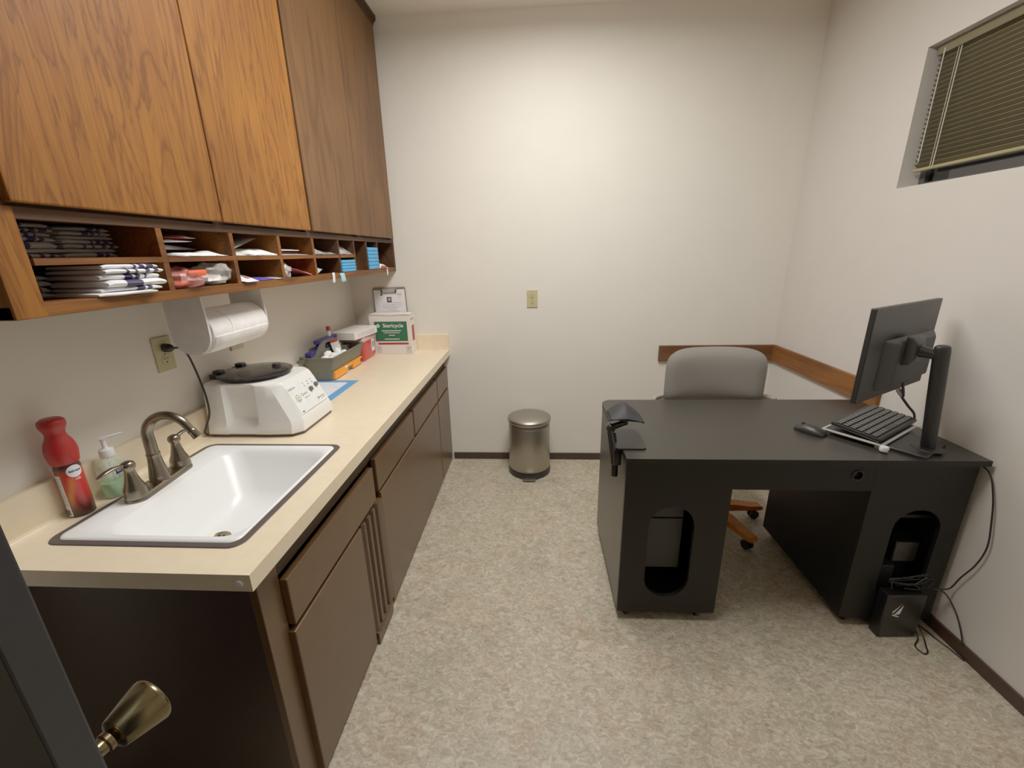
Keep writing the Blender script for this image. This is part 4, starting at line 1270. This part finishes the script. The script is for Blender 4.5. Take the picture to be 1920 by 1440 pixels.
# cut corner at the right back so the wall shows there
o_ = [(DX0, DY0), (DX1, DY0), (DX1, DY1 - .03), (DX1 - .03, DY1)] + o_[3:]
g.loft([[(x, y, ZT_ - .022) for x, y in o_], [(x, y, ZT_ - .0008) for x, y in o_]], mi=1, cap1=False)
g.loft([[(x, y, ZT_ - .0008) for x, y in o_], [(x + (.001 if x < 2 else -.001), y, ZT_) for x, y in o_]], mi=0, cap0=False)
bmesh.ops.remove_doubles(g.b, verts=g.b.verts, dist=1e-5)
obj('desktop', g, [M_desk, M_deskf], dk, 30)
YFp = -1.468
def pedestal(x0, x1, sx0, sx1, label):
    g = G()
    g.holed([(x0, .045), (x1, .045), (x1, ZT_ - .0225), (x0, ZT_ - .0225)], stadium(sx0, sx1, .125, .553), 'y', YFp, YFp + .016)
    g.box(x0, x0 + .016, YFp + .0162, -.862, .045, ZT_ - .0225, mi=1 if x0 < 2 else 0)
    g.box(x1 - .016, x1, YFp + .0162, -.862, .045, ZT_ - .0225)
    g.box(x0 + .0162, x1 - .0162, YFp + .0162, -.862, .045, .061)
    g.box(x0 + .0162, x1 - .0162, -.878, -.862, .0615, ZT_ - .0225)
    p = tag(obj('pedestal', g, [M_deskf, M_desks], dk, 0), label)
    g = G()
    for x in (x0 + .045, x1 - .06):
        for y in (YFp + .035, -.90):
            g2 = G()
            g2.lathe([(0, -.009), (.016, -.009), (.0185, -.005), (.0185, .005), (.016, .009), (0, .009)], AX((x, y, .0195), (1, .25, 0)), 20)
            g2.box(x - .012, x + .012, y - .012, y + .012, .034, .0448)
            obj('caster', g2, M_black, p, 40)
    g.b.free()
    return p
pl = pedestal(1.604, 2.004, 1.706, 1.882, 'left pedestal')
pr = pedestal(2.506, 2.858, 2.618, 2.79, 'right pedestal')
for z0_, z1_ in ((.215, .455), (.461, .532), (.538, .72)):
    g = G(); g.box(1.635, 1.862, -1.40, -.885, z0_, z1_, .002); obj('drawer_box', g, M_char, pl, 0)
g = G(); g.box(1.85, 1.862, -1.402, -1.4005, .4565, .4595); g.b.free()
g = G(); g.box(2.5225, 2.8415, YFp + .05, -.88, .485, .5, .001); obj('shelf', g, M_deskf, pr, 0)
g = G(); hole = [(2.443 + .012 * math.cos(2 * PI * i / 20), .697 + .017 * math.sin(2 * PI * i / 20)) for i in range(20)]
hole = [(2.443 + .017 * math.cos(2 * PI * i / 20), .697 + .017 * math.sin(2 * PI * i / 20)) for i in range(20)]
g.holed([(2.0045, .632), (2.5055, .632), (2.5055, ZT_ - .0225), (2.0045, ZT_ - .0225)], hole, 'y', YFp, YFp + .016)
obj('modesty_panel', g, M_deskf, dk, 0)
g = G(); g.lathe([(.0168, 0), (.021, 0), (.021, .003), (.0168, .003), (.0168, 0)], AX((2.443, YFp, .697), (0, -1, 0)), 24); g.lathe([(0, -.014), (.0167, -.014), (.0167, -.012), (0, -.012)], AX((2.443, YFp, .697), (0, -1, 0)), 24)
obj('grommet', g, M_black, dk, 40)

# hardware inside and below the right pedestal
g = G(); g.box(2.735, 2.83, -1.375, -1.25, .245, .345, .004); g.box(2.74, 2.825, -1.3755, -1.375, .25, .34, mi=1)
# stands on the pedestal floor via its own cradle
g.box(2.745, 2.82, -1.36, -1.27, .0615, .2449)
tag(obj('network_box', g, [M_char, mat('dull_silver', c(120, 118, 114), .4, .3)], None, 0), 'square silver faced device inside the right pedestal', 'electronic device')
g = G(); g.box(2.655, 2.705, -1.43, -1.30, .0615, .27, .004); tag(obj('power_brick', g, M_char, None, 0), 'tall dark grey adapter box inside the right pedestal', 'adapter')
ups = thing('power_unit', 'glossy black power unit with white triangle mark in front of the right pedestal', 'power unit', (2.72, -1.515, 0))
g = G(); F = T(2.70, -1.496, .0005) @ RZ(.04)
g.box(-.075, .075, -.024, .024, 0, .205, .006, M=F, seg=3)
obj('unit_body', g, mat('black_unit_case', c(11, 11, 12), .35), ups, 0)
g = G()
for p3 in (((-.058, .112), (-.035, .117), (-.029, .160)), ((-.066, .128), (-.064, .119), (-.034, .168))):
    g.b.faces.new([g.b.verts.new(F @ Vector((x + .022, -.0246, z_))) for x, z_ in p3])
g.b.faces.new([g.b.verts.new(F @ Vector((x + .022, -.0246, z_))) for x, z_ in ((-.064, .110), (-.038, .101), (-.037, .106), (-.064, .116))])
obj('triangle_mark', g, M_label, ups, 0, recalc=True)
def cable(label, pts, r=.0028, group=None, cat='cable'):
    g = G(); g.tube(pts, r, 8, smooth=8)
    return tag(obj('cable', g, M_cable, None, 60), label, cat, group)
cable('long black cable looping down the right wall from the desk corner', [(2.862, -1.40, .735), (2.874, -1.479, .727), (2.872, -1.523, .650), (2.869, -1.552, .541), (2.869, -1.562, .460), (2.869, -1.548, .377), (2.866, -1.52, .297), (2.865, -1.502, .235), (2.84, -1.503, .225), (2.80, -1.50, .222)])
cable('black cable dropping down the right wall to the baseboard', [(2.81, -1.50, .222), (2.85, -1.495, .205), (2.868, -1.517, .175), (2.868, -1.555, .137), (2.868, -1.588, .08), (2.868, -1.595, .052)])
cable('black cable loop lying on the floor in front of the power unit', [(2.79, -1.485, .03), (2.775, -1.53, .01), (2.742, -1.56, .0032), (2.745, -1.592, .0032), (2.765, -1.588, .0032), (2.785, -1.556, .0032), (2.80, -1.53, .006), (2.805, -1.505, .02), (2.80, -1.482, .04)])
cable('black cable along the foot of the baseboard beside the loop', [(2.83, -1.46, .01), (2.845, -1.49, .0032), (2.85, -1.525, .0032), (2.862, -1.57, .0032), (2.869, -1.62, .0032)])
for k in range(4):
    r0 = random.Random(k + 4)
    p_ = [(2.64 + r0.random() * .17, -1.480 - .006 * k, .212 + r0.random() * .07) for _ in range(6)]
    cable('thin black cable in the tangle above the power unit', p_, .0024, 'tangled cables above the power unit')

# ------------------------------------------------------------------ monitor on its stand
mo = thing('computer_monitor', 'black flat monitor seen from behind, on a pole stand on the desk', 'monitor', (2.70, -1.40, ZT_))
PBx, PBy = 2.714, -1.41
F = T(2.583, -1.336, 1.142) @ RZ(.56)      # local x along the panel, -y toward the back side (camera)
g = G()
Mw, Mh = .262, .164
g.box(-Mw, Mw, -.008, .010, -Mh, Mh, .003, M=F)
g.box(-Mw + .01, Mw - .01, .0101, .0106, -Mh + .012, Mh - .01, mi=1, M=F)
obj('panel', g, [M_black, M_blackg], mo, 0)
g = G()
def mring(x0, x1, z0, z1, y, r=.008):
    return [F @ Vector((x, y, z_)) for x, z_ in rrect(x0, x1, z0, z1, r, 3)]
g.loft([mring(-.15, .255, -.135, .045, -.0082), mring(-.145, .25, -.132, .042, -.014), mring(-.09, .21, -.118, .032, -.032), mring(-.085, .205, -.115, .030, -.034)])
obj('rear_housing', g, M_char, mo, 30)
g = G()
g.loft([mring(-.055, .055, -.05, .055, -.0335), mring(-.05, .05, -.046, .05, -.05), mring(-.03, .03, -.026, .03, -.062)])
a_ = F @ Vector((0, -.058, .002)); topP = Vector((2.652, -1.431, 1.135))
g.tube([a_, a_ + (topP - a_) * .3, topP], [.024, .019, .0165], 16, smooth=0)
obj('tilt_arm', g, M_black, mo, 50)
g = G()
bt = Vector((PBx, PBy, ZT_ + .012)); tp = Vector((2.645, -1.432, 1.165))
ax = (tp - bt).normalized()
sdx = Vector((.85, -.53, 0))
sdx = (sdx - ax * sdx.dot(ax)).normalized(); sdy = ax.cross(sdx)
rows = []
for l in (0, .04, .2, .375, .392, .397):
    k = 1 if l < .38 else (.92 if l < .395 else .7)
    wide = .0215 + (.0015 if l > .1 else 0)
    rows.append([bt + ax * l + sdx * wide * k * math.cos(a) + sdy * .0165 * k * math.sin(a) for a in [2 * PI * i / 24 for i in range(24)]])
g.loft(rows)
obj('pole', g, M_char, mo, 50)
g = G()
Fb = T(2.697, -1.374, ZT_ + .0005) @ RZ(.60)
g.loft([[Fb @ Vector((x, y, z_)) for x, y in rrect(-.11, .11, -.066, .066, .022)] for z_ in (0, .008)] + [[Fb @ Vector((x * .97, y * .97, .011)) for x, y in rrect(-.11, .11, -.066, .066, .022)]])
g.lathe([(.048, .0112), (.046, .014), (.042, .0145), (0, .0145)], T(PBx, PBy, ZT_), 32)
obj('base_plate', g, M_char, mo, 30)
mc = thing('monitor_cable', 'thin cable with dark ferrite bead hanging from the monitor', 'cable', (2.62, -1.29, .98))
cp = [F @ Vector((.05, -.02, -.135)), F @ Vector((.055, -.03, -.19)), Vector((2.729, -1.20, .941)), Vector((2.756, -1.20, .907)), Vector((2.791, -1.20, .867)), Vector((2.828, -1.195, .83)), Vector((2.85, -1.17, .79)), Vector((2.85, -1.10, .7745))]
g = G(); g.tube(cp, .003, 8); g.tube([p + Vector((.006, .003, .002)) for p in cp], .0022, 8); obj('cable', g, M_cable, mc, 60)
g = G(); dd = (cp[3] - cp[2]).normalized(); g.lathe([(0, -.016), (.008, -.016), (.0095, -.012), (.0095, .012), (.008, .016), (0, .016)], AX((cp[2] + cp[3]) / 2 + Vector((.003, .001, .006)), dd), 12); tag(obj('ferrite_bead', g, M_ferr, mc, 30), 'dark red brown bead')

# keyboard on a thin silver tray, mouse
Fk = T(2.548, -1.418, ZT_ + .0004) @ RZ(.60)
ky = thing('silver_tray', 'thin silver edged tray under the keyboard, white corner knob', 'tray', (2.62, -1.28, ZT_))
g = G(); g.box(0, .335, 0, .205, .0145, .0215, .003, M=Fk); g.box(.01, .325, .01, .195, .0216, .0222, mi=1, M=Fk)
for x, y in ((.02, .02), (.31, .02), (.02, .185), (.31, .185)): g.box(x - .008, x + .008, y - .008, y + .008, 0, .0146, M=Fk)
obj('tray_plate', g, [M_silver, M_char], ky, 0)
g = G(); g.lathe([(0, 0), (.0135, 0), (.0145, .003), (.0145, .014), (.012, .018), (0, .018)], Fk @ T(-.003, -.006, .004), 20); g.box(-.007, .003, -.0212, -.0203, .009, .014, mi=1, M=Fk)
tag(obj('corner_knob', g, [M_white, M_dark], ky, 40), 'white corner knob with small slot')
kb = thing('keyboard', 'black computer keyboard resting on the silver tray', 'keyboard', (2.66, -1.24, ZT_ + .0125))
Fq = Fk @ T(.022, .016, .0227) @ Matrix.Rotation(.11, 4, 'X')
g = G(); g.box(-.012, .352, 0, .166, .0006, .016, .004, M=Fq); obj('keyboard_body', g, M_black, kb, 0)
g = G()
for r0 in range(6):
    n = 15
    for q in range(n):
        if r0 == 0 and 3 < q < 9: continue
        x = -.004 + q * .0234
        y = .014 + r0 * .0236
        g.box(x, x + .0200, y, y + .0195, .0158, .0215, .0018, seg=1, M=Fq)
g.box(-.004 + 4 * .0234, -.004 + 9 * .0234 - .003, .014, .0335, .0158, .0215, .0018, seg=1, M=Fq)
obj('keys', g, M_key, kb, 0)
ms = thing('computer_mouse', 'small black mouse on the desk left of the keyboard', 'mouse', (2.395, -1.245, ZT_))
g = G(); Fm = T(2.395, -1.245, ZT_ + .0005) @ RZ(.55)
rows = []
for y, w_, h in ((-.055, .016, .012), (-.045, .026, .022), (-.02, .031, .033), (.01, .031, .035), (.035, .029, .027), (.052, .024, .016), (.058, .016, .009)):
    rows.append([Fm @ Vector((w_ * math.cos(a), y, max(0, (.25 + .75 * math.sin(a)) * h if math.sin(a) > -.33 else 0))) for a in [2 * PI * i / 20 for i in range(20)]])
g.loft(rows); obj('mouse_body', g, M_char, ms, 60)
g = G(); g.lathe([(0, -.003), (.007, -.003), (.008, 0), (.007, .003), (0, .003)], Fm @ T(0, .03, .027) @ Matrix.Rotation(PI / 2, 4, 'Y'), 16); obj('scroll_wheel', g, M_black, ms, 40)

# clamp-on arm with a small padded rest at the desk's left edge
ar = thing('clamp_arm', 'black jointed arm with wedge shaped rest clamped to the left desk edge', 'clamp arm', (1.58, -1.33, ZT_))
EX, EY, EZ = 1.562, -1.33, .826
g = G()
g.loft([[(x, y, ZT_ + z_) for x, y in rrect(1.566, 1.69, -1.42, -1.225, .02)] for z_ in (.0004, .006)])
g.box(1.566, 1.5955, -1.415, -1.365, .70, ZT_ + .0005, .004)
g.box(1.566, 1.6035, -1.415, -1.365, .69, .708, .003) if False else None
g.lathe([(0, 0), (.013, 0), (.013, .05), (.017, .054), (.017, .062), (0, .062)], T(1.576, -1.39, .645), 18)
obj('clamp', g, mat('clamp_black', c(20, 19, 18), .3, spec=.3), ar, 30)
g = G(); g.tube([(1.574, -1.392, .706), (EX - .002, EY - .008, EZ - .008)], [.0145, .0125], 14, smooth=0); g.tube([(1.588, -1.385, .71), (EX + .016, EY - .012, EZ - .018)], [.005, .005], 10, smooth=0)
obj('lower_arm', g, M_blackg, ar, 50)
g = G(); g.lathe([(0, -.02), (.015, -.02), (.0175, -.016), (.0175, .016), (.015, .02), (0, .02)], AX((EX, EY, EZ), (0, 1, 0)), 20)
g.tube([(EX, EY, EZ), (1.618, -1.325, .845)], [.0135, .0115], 12, smooth=0)
g.lathe([(0, 0), (.012, 0), (.011, .035), (0, .035)], T(1.62, -1.325, .838), 16)
obj('upper_arm', g, M_blackg, ar, 50)
g = G()
# domed wedge: a rest pad, high at the back, sharp low front edge
def pad(u, v):
    x = 1.556 + .13 * u
    y = -1.36 + .10 * v
    prof_ = (1 - abs(2 * u - 1) ** 1.35)
    z0 = .866 - .010 * u
    return (x, y, z0 + .004 + .045 * prof_ * math.sin(PI / 2 * min(1, v * 1.3)) * (1 - .0 * v))
g.grid(pad, 16, 8)
def padb(u, v):
    x = 1.556 + .13 * u; y = -1.36 + .10 * v
    return (x, y, .866 - .010 * u + .012 * math.sin(PI * u) * (1 - v))
g.grid(padb, 16, 8)
g.b.verts.ensure_lookup_table()
obj('rest_pad', g, mat('slate_plastic', c(34, 33, 37), .62, spec=.3), ar, 50, solid=.003)

# ------------------------------------------------------------------ office chair
HX, HY = 2.255, -.745
ch = thing('office_chair', 'grey upholstered swivel chair with wooden base behind the desk', 'chair', (HX, HY, 0))
def pillow(g, x0, x1, z0, z1, yb, th, curve, r=.10, nx=18, nz=12):
    """padded back: rounded outline, bulging both ways"""
    def outline(u, v):
        cx, cz = (x0 + x1) / 2, (z0 + z1) / 2
        hx, hz = (x1 - x0) / 2, (z1 - z0) / 2
        a, b = 2 * u - 1, 2 * v - 1
        # squircle mapping
        q = max(abs(a), abs(b))
        if q < 1e-6: return cx, cz, 0
        n_ = 4.2 if b > 0 else 9.0
        k = q / (abs(a) ** n_ + abs(b) ** n_) ** (1 / n_)
        return cx + a * k * hx, cz + b * k * hz, q
    for s in (-1, 1):
        def f(u, v, s=s):
            x, z_, q = outline(u, v)
            y = yb + s * th * (1 - q ** 3) ** .5 + curve * ((x - (x0 + x1) / 2) / ((x1 - x0) / 2)) ** 2
            if z_ < z0 + .06 and s == -1: y += .0
            return (x, y, z_)
        g.grid(f, nx, nz)
    bmesh.ops.remove_doubles(g.b, verts=g.b.verts, dist=.0008)
g = G(); pillow(g, 1.984, 2.532, .668, .982, -.55, .045, -.06); obj('backrest', g, M_fab, ch, 70)
g = G()
rows = []
for z_, xs_ in ((.50, .28), (.60, .315), (.675, .335), (.690, .338), (.697, .33)):
    rows.append([(2.268 + xs_ * math.sin(a), -.60 - .0 + .16 * math.cos(a) - .03, z_) for a in [(-1.45 + 2.9 * i / 20) for i in range(21)]])
g.loft(rows, closed=False)
obj('back_shell', g, M_fabl, ch, 60, solid=.022)
g = G(); g.loft([[(HX + x * s, -.735 + y * s, z_) for x, y in rrect(-.23, .23, -.25, .22, .08)] for s, z_ in ((.9, .40), (1, .42), (1, .455), (.93, .478), (.6, .486))]); obj('seat', g, M_fab, ch, 60)
g = G(); g.lathe([(0, .40), (.055, .40), (.055, .385), (.026, .38), (.026, .12), (.05, .115), (.055, .06), (0, .06)], T(HX, HY, 0), 24); obj('column', g, M_black, ch, 40)
for k in range(5):
    a = math.radians(5.5 - 72 + 72 * k)
    d = Vector((math.cos(a), math.sin(a), 0)); sd = Vector((-d.y, d.x, 0)); o0 = Vector((HX, HY, 0))
    g = G(); rows = []
    for l, z1_, z0_, w_ in ((.045, .118, .072, .032), (.15, .108, .07, .03), (.23, .092, .064, .027), (.298, .086, .062, .025), (.312, .076, .066, .02)):
        rows.append([o0 + d * l + sd * w_ + Vector((0, 0, z0_)), o0 + d * l - sd * w_ + Vector((0, 0, z0_)), o0 + d * l - sd * w_ + Vector((0, 0, z1_)), o0 + d * l + sd * w_ + Vector((0, 0, z1_))])
    g.loft(rows); lg = obj('leg', g, M_ochre, ch, 30)
    g = G(); p = o0 + d * .27
    for s in (-1, 1):
        g.lathe([(0, -.008), (.022, -.008), (.0265, -.004), (.0265, .004), (.022, .008), (0, .008)], AX((p.x + sd.x * .013 * s, p.y + sd.y * .013 * s, .0268), sd), 20)
    g.lathe([(0, .03), (.008, .03), (.008, .064), (0, .064)], T(p.x, p.y, 0), 10)
    obj('caster', g, M_black, lg, 40)

# ------------------------------------------------------------------ light, world, camera
def area(name, loc, sx, sy, power, col, rot=(0, 0, 0)):
    l = bpy.data.lights.new(name, 'AREA'); l.shape = 'RECTANGLE'; l.size = sx; l.size_y = sy; l.energy = power; l.color = col
    o = bpy.data.objects.new(name, l); C.objects.link(o); o.location = loc; o.rotation_euler = rot
    return o
lt = area('ceiling_light', (1.36, -1.32, ZC - .03), .6, 1.2, 36.5, (1, .98, .94)); lt.data.spread = math.radians(175)
up = area('added_uplight', (1.36, -1.32, ZC - .16), .6, 1.2, 6, (1, .98, .94), (PI, 0, 0))  # added fill lamp without a modelled fixture, brightens ceiling and wall tops
wd = bpy.data.worlds.new('night'); SC.world = wd; wd.use_nodes = True
wd.node_tree.nodes['Background'].inputs['Color'].default_value = (.02, .022, .026, 1)
wd.node_tree.nodes['Background'].inputs['Strength'].default_value = .3

cd = bpy.data.cameras.new('camera'); cam = bpy.data.objects.new('camera', cd); C.objects.link(cam)
yaw, pitch, roll = .058, .3004, -.0203
cy, sy, cp_, sp = math.cos(yaw), math.sin(yaw), math.cos(pitch), math.sin(pitch)
f_ = Vector((-sy * cp_, cy * cp_, -sp)); r_ = Vector((cy, sy, 0)); u_ = r_.cross(f_)
r2 = math.cos(roll) * r_ + math.sin(roll) * u_; u2 = -math.sin(roll) * r_ + math.cos(roll) * u_
Mc = Matrix.Identity(4)
for i, v in enumerate((r2, u2, -f_)):
    Mc[0][i], Mc[1][i], Mc[2][i] = v
Mc[0][3], Mc[1][3], Mc[2][3] = 1.2625, -2.9148, 1.5011
cam.matrix_world = Mc
cd.sensor_fit = 'HORIZONTAL'; cd.sensor_width = 36; cd.lens = 792.55 * 36 / 1920; cd.clip_start = .02
SC.camera = cam
SC.view_settings.view_transform = 'Standard'
SC.view_settings.look = 'None'
SC.view_settings.exposure = 0
SC.view_settings.gamma = 1.34
SC.cycles.max_bounces = 10
SC.cycles.diffuse_bounces = 6
SC.cycles.transparent_max_bounces = 16
